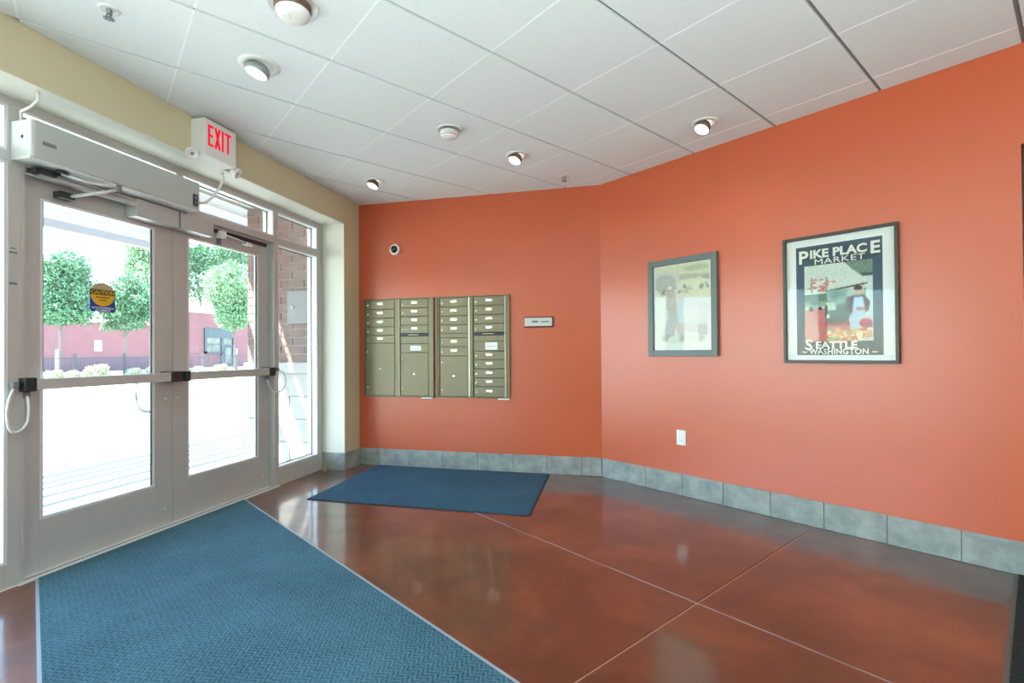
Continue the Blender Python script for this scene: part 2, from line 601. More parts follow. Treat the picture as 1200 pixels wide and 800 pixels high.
# dark doorway at the right end of the orange wall
d3 = thing('door_3', 'dark brown wooden door set in the orange wall at the frame edge', 'door', (*rw(TO0), 0), RZ_R, kind='structure')
MB().box(0.002, 0.03, 0.03, 0.139, 0, ZO - 0.002).box(TO1 - TO0 - 0.03, TO1 - TO0 - 0.002, 0.03, 0.139, 0, ZO - 0.002).box(0.03, TO1 - TO0 - 0.03, 0.03, 0.139, ZO - 0.03, ZO - 0.002).build('door_frame', M['wood_dark'], d3, local=True)
MB().box(0.03, TO1 - TO0 - 0.03, 0.07, 0.115, 0.005, ZO - 0.03).build('door_leaf', M['wood_dark'], d3, local=True, bevel=0.003)

# ------------------------------------------------------------------ ceiling: grid with lay-in tiles
ce = MB().box(-3.15, XE + 0.15, YB - 0.15, YM + 0.2, HC + 0.012, HC + 0.1).build('ceiling', M['grid'])
tag(ce, 'white suspended ceiling of square lay-in tiles in a grid', 'ceiling', kind='structure')
LV = np.array([RX, RY])
KV = np.array([-math.cos(PHI), -math.sin(PHI)])
G0 = np.array([0.154, 2.609])
S1, S2 = 0.6047, 0.6152
tile_hp = [(n[0], n[1], n[2] - 0.004) for n in HP_ROOM]
for i in range(-9, 8):
    for j in range(-10, 8):
        c = G0 - LV * (i + 0.5) * S1 - KV * (j + 0.5) * S2
        h1, h2 = S1 / 2 - 0.0095, S2 / 2 - 0.0030
        q = [tuple(c + LV * (a * h1) + KV * (b_ * h2)) for a, b_ in ((-1, -1), (1, -1), (1, 1), (-1, 1))]
        if area(q) < 0:
            q = q[::-1]
        q = clip(q, tile_hp)
        if len(q) < 3 or area(q) < 0.002:
            continue
        MB().prism(q, HC, HC + 0.014).build('ceiling_tile', M['ceiling'], ce)

for j in range(-11, 9):
    p = G0 - KV * j * S2
    for i in range(-9, 8):
        c = p - LV * (i + 0.5) * S1
        q = [tuple(c + LV * (a * (S1 / 2 - 0.0085)) + KV * (b_ * 0.0042)) for a, b_ in ((-1, -1), (1, -1), (1, 1), (-1, 1))]
        if area(q) < 0:
            q = q[::-1]
        q = clip(q, tile_hp)
        if len(q) >= 3 and area(q) > 0.0005:
            MB().prism(q, HC - 0.0012, HC + 0.002).build('lit_joint_strip', M['lit_joint'], ce)

# ------------------------------------------------------------------ tile base (each tile a part)


def base_run(name, label, frame, cuts, off=0.010):
    o = thing(name, label, 'baseboard', frame[0], frame[1], kind='structure')
    L0, L1 = cuts[0], cuts[-1]
    MB().box(L0, L1, -0.004, 0.0, 0.0, BB - 0.004).build('grout_bed', M['grout'], o, local=True)
    for a, b_ in zip(cuts[:-1], cuts[1:]):
        MB().box(a + 0.002, b_ - 0.002, -off, -0.0005, 0.0015, BB + random.uniform(-0.001, 0.001)).build('base_tile', M['tile'], o, local=True, bevel=0.002)
    return o


base_run('baseboard_mailbox', 'grey green slate tile base under the mailbox wall', ((0, YM, 0), 0.0), [XL + 0.011, -2.56, -2.215, -1.851, -1.481, -1.116, -0.788, -0.454, XB - 0.004])
base_run('baseboard_right', 'grey green slate tile base under the framed pictures', ((XB, YM, 0), RZ_R), [0.006, 0.479, 0.826, 1.165, 1.504, 1.836, 2.172, 2.502, TO0])
o = thing('baseboard_left', 'slate tile base wrapping the tan jamb beside the sidelight', 'baseboard', (XL, YJ, 0), kind='structure')
MB().box(XL, XL + 0.010, YJ - 0.010, YM - 0.011, 0.0, BB).build('base_tile', M['tile'], o, bevel=0.002)
MB().box(XF + 0.003, XL - 0.001, YJ - 0.010, YJ, 0.0, BB).build('base_tile', M['tile'], o, bevel=0.002)

# ------------------------------------------------------------------ storefront frame
YL0, YL1 = 1.806, 1.862        # left mullion
YR0, YR1 = 3.707, 3.755        # right mullion
ZT0, ZT1 = 2.140, 2.196        # transom bar


def member(y0, y1, z0, z1, x0=XO, x1=XF):
    return MB().box(x0, x1, y0, y1, z0, z1)


def pane(parent, y0, y1, z0, z1, x=XG):
    return MB().box(x - 0.004, x + 0.004, y0, y1, z0, z1).build('pane', M['glass'], parent)


def bead(parent, y0, y1, z0, z1):
    """bright glazing beads round a pane, with a dark gasket next to the glass"""
    w, g = 0.012, 0.006
    for nm, m_, i0, i1, xa, xb in (('glazing_bead', M['bead'], 0, w, XG + 0.012, XF - 0.004), ('gasket', M['gasket'], w * 0.25, w + g, XG + 0.0045, XG + 0.011)):
        b_ = MB()
        b_.box(xa, xb, y0 + i0, y0 + i1, z0 + i0, z1 - i0)
        b_.box(xa, xb, y1 - i1, y1 - i0, z0 + i0, z1 - i0)
        b_.box(xa, xb, y0 + i1, y1 - i1, z0 + i0, z0 + i1)
        b_.box(xa, xb, y0 + i1, y1 - i1, z1 - i1, z1 - i0)
        b_.build(nm, m_, parent)


w1 = thing('window_1', 'storefront bay of aluminium and glass beside the door leaf with the sticker', 'window', (XF, 1.0, 0), kind='structure')
member(YL0, YL1, 0, ZS - 0.045).build('mullion', M['alu'], w1, bevel=0.002)
member(-2.2, YL0, ZT0, ZT1).build('transom_bar', M['alu'], w1, bevel=0.002)
member(-2.2, YL0, 0, 0.125).build('sill_rail', M['alu'], w1, bevel=0.002)
member(-2.2, YL1, ZS - 0.045, ZS - 0.0005).build('head_rail', M['alu'], w1, bevel=0.002)
for y0, y1 in ((0.40, YL0), (-0.93, 0.354), (-2.2, -0.976)):
    if y1 < 1.5:
        member(y1, y1 + 0.046, 0.125, ZT0).build('mullion', M['alu'], w1, bevel=0.002)
    bead(w1, y0, y1, 0.125, ZT0)
    bead(w1, y0, y1, ZT1, ZS - 0.045)
    pane(w1, y0, y1, 0.125, ZT0)
    pane(w1, y0, y1, ZT1, ZS - 0.045)

w2 = thing('window_2', 'long transom window over the double doors', 'window', (XF, 2.78, ZT0), kind='structure')
member(YL1, YR0, ZT0, ZT1).build('transom_bar', M['alu'], w2, bevel=0.002)
member(YL1, YR0, ZS - 0.045, ZS - 0.0005).build('head_rail', M['alu'], w2, bevel=0.002)
member(2.765, 2.80, ZT1, ZS - 0.045).build('mullion', M['alu'], w2, bevel=0.002)
for y0, y1 in ((YL1, 2.765), (2.80, YR0)):
    bead(w2, y0, y1, ZT1, ZS - 0.045)
    pane(w2, y0, y1, ZT1, ZS - 0.045)

w3 = thing('window_3', 'narrow sidelight with small transom between door and tan jamb', 'window', (XF, 4.05, 0), kind='structure')
YS1 = 4.318
member(YR0, YR1, 0, ZS - 0.045).build('mullion', M['alu'], w3, bevel=0.002)
member(YS1 + 0.004, YJ - 0.001, 0, ZS - 0.045).build('mullion', M['alu'], w3, bevel=0.002)
member(YR1, YS1 + 0.004, ZT0, ZT1).build('transom_bar', M['alu'], w3, bevel=0.002)
member(YR1, YS1 + 0.004, 0, 0.158).build('sill_rail', M['alu'], w3, bevel=0.002)
member(YR0, YJ - 0.001, ZS - 0.045, ZS - 0.0005).build('head_rail', M['alu'], w3, bevel=0.002)
for z0, z1 in ((0.158, ZT0), (ZT1, ZS - 0.045)):
    bead(w3, YR1, YS1 + 0.004, z0, z1)
    pane(w3, YR1, YS1 + 0.004, z0, z1)

th = thing('trim_1', 'ribbed metal threshold under the double doors', 'threshold', (XF, 2.78, 0), kind='structure')
MB().box(XO, XF - 0.025, YL1, YR0, 0.0, 0.012).box(XF - 0.02, XF + 0.022, YL1 - 0.02, YR1, 0.0, 0.006).build('threshold_plate', M['light_alu'], th, bevel=0.002)
MB().box(XF - 0.026, XF - 0.019, YL1, YR0, 0.0, 0.0075).build('threshold_groove', M['gasket'], th)
MB().box(XO, XF + 0.006, -2.2, YL1, 0, 0.004).build('threshold_plate', M['light_alu'], th)

# ------------------------------------------------------------------ the two door leaves


def door_leaf(name, label, y0, y1, gy0, gy1, hinge_low):
    d = thing(name, label, 'door', (XD, (y0 + y1) / 2, 0), kind='structure')
    zb, zt = 0.014, 2.118
    gz0, gz1 = 0.285, 2.012
    x0, x1 = XD - 0.045, XD
    MB().box(x0, x1, y0, gy0, zb, zt).build('stile', M['alu_door'], d, bevel=0.002)
    MB().box(x0, x1, gy1, y1, zb, zt).build('stile', M['alu_door'], d, bevel=0.002)
    MB().box(x0, x1, gy0, gy1, zb, gz0).build('bottom_rail', M['alu_door'], d, bevel=0.002)
    MB().box(x0, x1, gy0, gy1, gz1, zt).build('top_rail', M['alu_door'], d, bevel=0.002)
    MB().box(XG - 0.010, XG - 0.004, gy0, gy1, gz0, gz1).build('pane', M['glass'], d)
    b_ = MB()
    for a in (0, 1):
        e0, e1 = ((gy0, gy0 + 0.014) if a == 0 else (gy1 - 0.014, gy1))
        b_.box(XG + 0.002, XD - 0.002, e0, e1, gz0, gz1)
    b_.box(XG + 0.002, XD - 0.002, gy0 + 0.014, gy1 - 0.014, gz0, gz0 + 0.014).box(XG + 0.002, XD - 0.002, gy0 + 0.014, gy1 - 0.014, gz1 - 0.014, gz1)
    b_.build('glazing_bead', M['bead'], d)
    b_ = MB()
    for a in (0, 1):
        e0, e1 = ((gy0 + 0.014, gy0 + 0.020) if a == 0 else (gy1 - 0.020, gy1 - 0.014))
        b_.box(XG - 0.004, XG + 0.008, e0, e1, gz0, gz1)
    b_.build('gasket', M['gasket'], d)
    # push bar
    pz0, pz1 = 0.985, 1.042
    ya, yb = (y0 - 0.022, y1 - 0.09) if hinge_low else (y0 + 0.0, y1 - 0.07)
    pb = MB().box(XD + 0.045, XD + 0.092, ya + 0.05, yb, pz0, pz1).build('push_bar', M['alu'], d, bevel=0.004)
    if hinge_low:
        br = [(y0 - 0.03, y0 + 0.022), (y1 - 0.092, y1 - 0.008)]
    else:
        br = [(y0 + 0.006, y0 + 0.05), (y1 - 0.075, y1 - 0.008)]
    for a_, c_ in br:
        MB().box(XD, XD + 0.100, a_, c_, pz0 - 0.006, pz1 + 0.008).build('bar_bracket', M['black'], d, bevel=0.004)
    # lock cylinders on the meeting stile
    yy = (y1 - 0.045) if hinge_low else (y0 + 0.045)
    MB().lathe([(0, 0.004), (0.013, 0.004), (0.016, 0.0)], (XD, yy, 0.862), (1, 0, 0), 14).build('lock_cylinder', M['operator'], d)
    MB().lathe([(0, 0.003), (0.008, 0.003), (0.009, 0.0)], (XD, y1 - 0.06 if hinge_low else y1 - 0.05, 0.12), (1, 0, 0), 12).build('rail_screw', M['light_alu'], d)
    # D shaped pull outside
    if hinge_low:
        py = y1 - 0.168
        P = [(x0, py + 0.05, 1.04), (x0 - 0.05, py + 0.045, 1.04), (x0 - 0.065, py, 1.02), (x0 - 0.065, py, 0.84), (x0 - 0.05, py + 0.02, 0.79), (x0, py + 0.05, 0.782)]
        MB().tube(P, 0.012, 10).build('pull_handle', M['operator'], d)
    return d


YMID = 2.772
D1 = door_leaf('door_1', 'aluminium glass door leaf with caution sticker', YL1 + 0.022, YMID - 0.002, 1.982, 2.640, True)
D2 = door_leaf('door_2', 'aluminium glass door leaf beside the narrow sidelight', YMID + 0.002, YR0 - 0.028, 2.890, 3.585, False)
# frame stops behind the leaves
st = MB()
st.box(XD - 0.045, XF - 0.002, YL1, YL1 + 0.018, 0.012, ZT0)
st.box(XD - 0.045, XD - 0.01, YR0 - 0.024, YR0, 0.012, ZT0)
st.box(XO, XD + 0.02, YL1 + 0.018, YR0 - 0.024, 2.124, ZT0)
st.build('door_stop', M['alu_door'], w2)
# header covers over the meeting stiles
MB().box(XD + 0.003, -2.985, 2.437, 2.732, 2.030, 2.142).build('header_cover', M['alu_door'], w2, bevel=0.003)
MB().box(XD + 0.003, -2.985, 2.748, 3.020, 2.030, 2.142).build('header_cover', M['alu_door'], w2, bevel=0.003)
MB().box(XF - 0.002, -2.992, YL1 + 0.06, 2.437, 2.098, 2.118).box(XF - 0.002, -3.0, YL1 + 0.06, 2.437, 2.124, 2.139).build('header_strip', M['alu'], w2)

# ------------------------------------------------------------------ door operator over door 1
XOP = -2.892
op = thing('door_operator', 'long grey automatic door operator box above the leaf with the sticker', 'door operator', (XF, 2.3, 2.16))
MB().box(XF + 0.001, XOP, 1.835, 2.806, 2.160, 2.348).build('housing', M['operator'], op, bevel=0.004)
MB().box(XF + 0.001, XOP + 0.002, 1.817, 1.835, 2.160, 2.345).build('end_cap', M['light_alu'], op, bevel=0.004)
MB().box(XOP, XOP + 0.0015, 1.868, 1.930, 2.232, 2.252).build('indicator_window', M['ink'], op)
MB().box(XOP - 0.001, XOP + 0.003, 2.752, 2.790, 2.182, 2.262).build('switch_plate', M['black'], op)
MB().box(XOP + 0.003, XOP + 0.006, 2.762, 2.780, 2.192, 2.216).box(XOP + 0.003, XOP + 0.006, 2.762, 2.780, 2.226, 2.250).build('switch_rocker', M['ink'], op)
MB().lathe([(0, 0.002), (0.008, 0.002), (0.009, 0)], (-2.95, 1.817, 2.26), (0, -1, 0), 12).build('cap_screw', M['black'], op)
MB().box(XF + 0.001, XOP - 0.01, 1.82, 2.80, 2.150, 2.160).build('underside_plate', M['light_alu'], op)
MB().lathe([(0.03, -0.02), (0.034, -0.012), (0.02, 0.0), (0, 0.0)], (-2.955, 1.995, 2.15), (0, 0, 1), 14).build('arm_pivot', M['black'], op)
a1 = MB().tube([(-2.955, 1.995, 2.135), (-2.93, 2.10, 2.125), (-2.90, 2.255, 2.137)], 0.008, 8).build('main_arm', M['light_alu'], op)
MB().lathe([(0, -0.02), (0.014, -0.02), (0.014, 0.02), (0, 0.02)], (-2.90, 2.258, 2.135), (0, 0, 1), 12).build('elbow_joint', M['ink'], op)
MB().tube([(-2.90, 2.258, 2.128), (-3.035, 2.095, 2.05)], 0.009, 8).build('link_arm', M['light_alu'], op)
MB().box(XD, -3.028, 2.04, 2.115, 2.030, 2.068).build('arm_shoe', M['black'], op, bevel=0.004)
MB().box(XF + 0.001, -2.97, 1.89, 1.985, 2.112, 2.136).build('pivot_block', M['black'], op)

# concealed closer arm of door 2
cl = thing('door_closer', 'slim overhead closer arm above the leaf beside the sidelight', 'door closer', (XD, 3.3, 2.09))
MB().box(XD - 0.04, XD + 0.018, 3.025, 3.66, 2.094, 2.120).build('slide_channel', M['black'], cl)
MB().tube([(XD + 0.035, 3.16, 2.092), (XD + 0.05, 3.30, 2.080), (XD + 0.03, 3.43, 2.074)], 0.006, 8).build('arm', M['light_alu'], cl)
MB().box(XD + 0.001, XD + 0.06, 3.14, 3.18, 2.058, 2.112).build('arm_block', M['white'], cl, bevel=0.003)
MB().box(XD + 0.001, XD + 0.05, 3.40, 3.46, 2.052, 2.080).build('arm_block', M['white'], cl, bevel=0.003)
MB().box(XD + 0.0005, XD + 0.016, 3.145, 3.175, 2.01, 2.058).build('arm_stop', M['ink'], cl)

# cables and conduits
cb = MB().tube([(-2.845, 2.95, 2.469), (-2.850, 2.968, 2.43), (-2.89, 2.975, 2.37), (-2.93, 2.95, 2.30), (-2.945, 2.90, 2.245), (-2.945, 2.84, 2.222), (-2.945, 2.807, 2.22)], 0.009, 10).build('conduit', M['light_alu'])
tag(cb, 'curved conduit from the soffit to the switch end of the operator box', 'conduit')
cb = MB().tube([(-2.84, 1.814, 2.469), (-2.845, 1.818, 2.43), (-2.89, 1.815, 2.40), (-2.955, 1.815, 2.385), (-2.97, 1.826, 2.348)], 0.006, 10).build('conduit', M['white'])
tag(cb, 'thin white conduit from the soffit to the plain end of the operator box', 'conduit')


def wire(name, label, pts, ends):
    o_ = thing(name, label, 'cable', pts[0])
    # smooth loop through the points (Catmull-Rom)
    P = [Vector(p) for p in pts]
    out = []
    for i in range(len(P) - 1):
        p0, p1, p2, p3 = P[max(i - 1, 0)], P[i], P[i + 1], P[min(i + 2, len(P) - 1)]
        for k in range(5):
            t = k / 5
            out.append(0.5 * ((2 * p1) + (p2 - p0) * t + (2 * p0 - 5 * p1 + 4 * p2 - p3) * t * t + (3 * p1 - p0 - 3 * p2 + p3) * t ** 3))
    out.append(P[-1])
    MB().tube(out, 0.0065, 8).build('armoured_sleeve', M['light_alu'], o_)
    for e in ends:
        MB().box(e[0] - 0.016, e[0] + 0.010, e[1] - 0.014, e[1] + 0.014, e[2] - 0.016, e[2] + 0.016).build('end_cap', M['ink'], o_, bevel=0.004)
    return o_


wire('cable_loop', 'pale cable loop hanging below the push bar of the sticker door', [(-3.018, 1.828, 1.005), (-3.012, 1.805, 0.95), (-3.008, 1.792, 0.87), (-3.008, 1.806, 0.79), (-3.008, 1.842, 0.78), (-3.008, 1.876, 0.82), (-3.010, 1.884, 0.89), (-3.020, 1.884, 0.955)], [(-3.013, 1.828, 1.015), (-3.030, 1.886, 0.962)])
wire('cable_loop', 'thin cable loop between the sidelight mullion and its door', [(-3.02, 3.732, 1.02), (-3.0, 3.78, 1.0), (-2.992, 3.80, 0.94), (-2.995, 3.79, 0.87), (-3.02, 3.745, 0.83), (-3.05, 3.685, 0.86), (-3.065, 3.66, 0.95)], [(-3.02, 3.732, 1.03), (-3.068, 3.66, 0.96)])

# caution sticker on the glass of door 1 and the label on the mullion
XS = XG + 0.0005
stk = thing('caution_sticker', 'blue and yellow caution sticker on the door glass', 'sticker', (XS, 2.317, 1.42))


def yz(pts, x0, x1, m_, nm):
    return MB().prism_x(pts, x0, x1).build(nm, m_, stk)


cy, cz, hw = 2.317, 1.512, 0.0735
yz([(cy - hw, 1.436), (cy - hw + 0.014, 1.424), (cy + hw - 0.014, 1.424), (cy + hw, 1.436), (cy + hw, 1.53), (cy - hw, 1.53)], XS - 0.005, XS, M['caut_blue'], 'blue_field')
yz([(cy - hw, 1.529)] + [(cy + hw * math.sin(a), 1.529 + 0.072 * math.cos(a)) for a in np.linspace(-PI / 2, PI / 2, 16)][1:-1][::1] + [(cy + hw, 1.529)], XS - 0.005, XS, M['caut_tan'], 'tan_top')
yz([(cy + 0.070 * math.sin(a), 1.53 + 0.072 * math.cos(a)) for a in np.linspace(PI / 2, 3 * PI / 2, 18)], XS - 0.0048, XS + 0.0004, M['caut_yellow'], 'yellow_disc')
MB().box(XS - 0.0048, XS + 0.0006, cy - hw, cy + hw, 1.526, 1.558).build('black_band', M['caut_black'], stk)


def left_text(body, size, m_, parent, x, y, z, **k):
    me = text_mesh(body, size, **k)
    me.transform(Matrix.Rotation(PI / 2, 4, 'Z'))
    me.materials.clear()
    me.materials.append(m_)
    inv = W[parent.name].inverted()
    return link('lettering', me, parent, inv @ Vector((x, y, z)))


left_text('CAUTION', 0.030, M['caut_yellow'], stk, XS + 0.001, cy, 1.541, bold=0.0006)
left_text('AUTOMATIC', 0.014, M['caut_black'], stk, XS + 0.0009, cy, 1.511, bold=0.0003)
left_text('DOOR', 0.014, M['caut_black'], stk, XS + 0.0009, cy, 1.494, bold=0.0003)
left_text('ACTIVATE SWITCH', 0.015, M['paper'], stk, XS + 0.0005, cy, 1.447, bold=0.0003)
left_text('TO OPERATE', 0.015, M['paper'], stk, XS + 0.0005, cy, 1.433, bold=0.0003)

lb = thing('notice_label', 'narrow grey notice label on the mullion beside the sticker door', 'label', (XF, 1.828, 1.52))
MB().box(XF, XF + 0.001, 1.812, 1.846, 1.522, 1.727).build('label_sheet', M['operator'], lb)
for z0_, z1_, i_ in ((1.522, 1.535, 0), (1.680, 1.690, 0), (1.703, 1.709, 0.005)):
    MB().box(XF + 0.001, XF + 0.0016, 1.812 + i_, 1.846 - i_, z0_, z1_).build('dark_stripe', M['ink'], lb)

# ------------------------------------------------------------------ exit sign
ex = thing('exit_sign', 'white exit sign with glowing red letters under the ceiling', 'exit sign', (XL, 2.76, 2.46))
XS0, XS1 = XL + 0.001, -2.669
MB().box(XS0, XS1, 2.630, 2.892, 2.462, 2.705).build('housing', M['exit_body'], ex, bevel=0.005)
for yy, tx in ((2.575, -0.35), (2.945, 0.35)):
    h = MB().lathe([(0, -0.035), (0.026, -0.035), (0.036, -0.01), (0.038, 0.012), (0.034, 0.016), (0.03, 0.012), (0, 0.008)], (-2.715, yy, 2.452), (0.75, tx, -0.6), 18).build('lamp_head', M['exit_body'], ex)
    MB().lathe([(0, 0.0095), (0.022, 0.0095)], (-2.715, yy, 2.452), (0.75, tx, -0.6), 18).build('lens', M['can_grey'], h)
    MB().tube([(-2.715, yy + (0.06 if yy < 2.7 else -0.06), 2.472), (-2.715, yy, 2.46)], 0.010, 8).build('lamp_arm', M['exit_body'], ex)


def strokes(parent, segs, x0, x1, m_, nm):
    b_ = MB()
    for pts in segs:
        b_.prism_x(pts, x0, x1)
    return b_.build(nm, m_, parent)


zt_, zb_, sw = 2.668, 2.530, 0.0155


def rect(a, b_, c_, d_):
    return [(a, c_), (b_, c_), (b_, d_), (a, d_)]


xe0, xe1 = XS1 - 0.001, XS1 + 0.0015
y_ = 2.655
strokes(ex, [rect(y_, y_ + sw, zb_, zt_), rect(y_ + sw, y_ + 0.043, zt_ - sw, zt_), rect(y_ + sw, y_ + 0.038, 2.592, 2.592 + sw), rect(y_ + sw, y_ + 0.043, zb_, zb_ + sw)], xe0, xe1, M['red_emit'], 'letter')
y_ = 2.706
strokes(ex, [[(y_, zb_), (y_ + 0.017, zb_), (y_ + 0.050, zt_), (y_ + 0.033, zt_)], [(y_ + 0.033, zb_), (y_ + 0.050, zb_), (y_ + 0.017, zt_), (y_, zt_)]], xe0, xe1, M['red_emit'], 'letter')
strokes(ex, [rect(2.766, 2.766 + sw, zb_, zt_)], xe0, xe1, M['red_emit'], 'letter')
y_ = 2.791
strokes(ex, [rect(y_, y_ + 0.053, zt_ - sw, zt_), rect(y_ + 0.019, y_ + 0.019 + sw, zb_, zt_ - sw)], xe0, xe1, M['red_emit'], 'letter')

# ------------------------------------------------------------------ ceiling fittings


def eyeball(name, label, x, y, r, tilt, side, lens, watts, drop):
    o_ = thing(name, label, 'ceiling light', (x, y, HC), group='recessed ceiling lights')
    MB().lathe([(r * 0.62, -0.001), (r * 0.66, -0.008), (r * 0.95, -0.006), (r, 0.0)], (x, y, HC), (0, 0, 1), 32).build('trim_ring', M['white'], o_)
    ax = Vector((tilt[0], tilt[1], -1)).normalized()
    org = Vector((x, y, HC)) + ax * (drop - 0.045)
    rr = r * 0.6
    MB().lathe([(rr * 0.80, 0.0), (rr * 0.98, 0.02), (rr, 0.036), (rr * 0.92, 0.046), (rr * 0.78, 0.047), (rr * 0.72, 0.038)], org, ax, 28).build('lamp_can', side, o_)
    MB().lathe([(rr * 0.90, 0.0475), (rr * 0.6, 0.055), (0, 0.058)], org, ax, 24).build('lens', lens, o_)
    if watts:
        ld = bpy.data.lights.new('downlight', 'SPOT')
        ld.energy = watts
        ld.spot_size = 2.3
        ld.spot_blend = 0.9
        ld.shadow_soft_size = 0.05
        ld.color = (1.0, 0.95, 0.87)
        lo = bpy.data.objects.new('downlight', ld)
        C.objects.link(lo)
        lo.parent = o_
        lo.location = Vector((0, 0, -0.07))
    return o_


eyeball('ceiling_light', 'lit recessed light nearest the window wall and mailboxes', -2.245, 4.05, 0.088, (-0.25, -0.35), M['can_brown'], M['lamp_emit'], 5, 0.055)
eyeball('ceiling_light', 'lit recessed light above the corner of the orange walls', -0.862, 3.80, 0.088, (-0.3, -0.35), M['can_brown'], M['lamp_emit'], 5, 0.055)
eyeball('ceiling_light', 'lit recessed light above the smaller framed picture', 0.51, 3.585, 0.088, (-0.45, -0.3), M['can_brown'], M['lamp_emit'], 5, 0.058)
eyeball('ceiling_light', 'dimly lit recessed light with pale lens nearest the exit sign', -1.945, 2.27, 0.105, (-0.22, -0.22), M['can_grey'], M['lens_dim'], 10, 0.05)

o = thing('smoke_detector', 'large domed smoke detector cut by the top picture edge', 'smoke detector', (-1.46, 1.91, HC))
MB().lathe([(0.0, -0.001), (0.10, -0.001), (0.108, -0.008), (0.112, 0.0)], (-1.46, 1.91, HC), (0, 0, 1), 36).build('base_plate', M['white'], o)
MB().lathe([(0.078, -0.003), (0.078, -0.022), (0.070, -0.024), (0.070, -0.033)], (-1.46, 1.91, HC), (0, 0, 1), 36).build('chamber_slot', M['can_brown'], o)
MB().lathe([(0.070, -0.033), (0.074, -0.036), (0.066, -0.052), (0.045, -0.062), (0.0, -0.064)], (-1.46, 1.91, HC), (0, 0, 1), 36).build('cover', M['white'], o)
MB().lathe([(0.018, -0.060), (0.018, -0.068), (0.014, -0.068), (0.0, -0.066)], (-1.475, 1.885, HC), (0, 0, 1), 20).build('test_button', M['white'], o)
o = thing('smoke_detector', 'small smoke detector with ringed vents mid ceiling', 'smoke detector', (-1.225, 3.25, HC))
px_, py_ = -1.225, 3.25
MB().lathe([(0.0, -0.001), (0.078, -0.001), (0.082, -0.008), (0.082, 0.0)], (px_, py_, HC), (0, 0, 1), 32).build('base_plate', M['white'], o)
MB().lathe([(0.052, -0.008), (0.052, -0.055), (0.0, -0.055)], (px_, py_, HC), (0, 0, 1), 32).build('chamber', M['can_grey'], o)
for k in range(2):
    MB().lathe([(0.053, -0.016 - k * 0.016), (0.062, -0.018 - k * 0.016), (0.062, -0.024 - k * 0.016), (0.053, -0.026 - k * 0.016)], (px_, py_, HC), (0, 0, 1), 32).build('vent_ring', M['white'], o)
MB().lathe([(0.056, -0.048), (0.056, -0.054), (0.048, -0.060), (0.0, -0.062)], (px_, py_, HC), (0, 0, 1), 32).build('cover', M['white'], o)


def sprinkler(label, x, y, recessed):
    o_ = thing('sprinkler', label, 'sprinkler', (x, y, HC), group='ceiling sprinklers')
    MB().lathe([(0.026, -0.001), (0.034, -0.006), (0.040, -0.005), (0.042, 0.0)], (x, y, HC), (0, 0, 1), 24).build('escutcheon', M['white'] if recessed else M['light_alu'], o_)
    MB().lathe([(0.012, 0.0), (0.012, -0.02), (0.006, -0.022)], (x, y, HC), (0, 0, 1), 16).build('body', M['can_grey'], o_)
    MB().tube([(x - 0.013, y, HC - 0.012), (x - 0.015, y, HC - 0.028), (x, y, HC - 0.040), (x + 0.015, y, HC - 0.028), (x + 0.013, y, HC - 0.012)], 0.004, 8).build('yoke', M['ink'], o_)
    b_ = MB()
    for k in range(10):
        a = 2 * PI * k / 10
        b_.prism([(x + 0.006 * math.cos(a - 0.5), y + 0.006 * math.sin(a - 0.5)), (x + 0.022 * math.cos(a - 0.16), y + 0.022 * math.sin(a - 0.16)), (x + 0.022 * math.cos(a + 0.16), y + 0.022 * math.sin(a + 0.16)), (x + 0.006 * math.cos(a + 0.5), y + 0.006 * math.sin(a + 0.5))], HC - 0.044, HC - 0.042)
    b_.build('deflector', M['ink'], o_)


sprinkler('recessed sprinkler near the top picture edge above the operator box', -2.285, 1.735, True)
sprinkler('small dark sprinkler close to the corner of the orange walls', -0.56, 4.37, False)

# ------------------------------------------------------------------ mailboxes
V0 = YM                       # wall plane


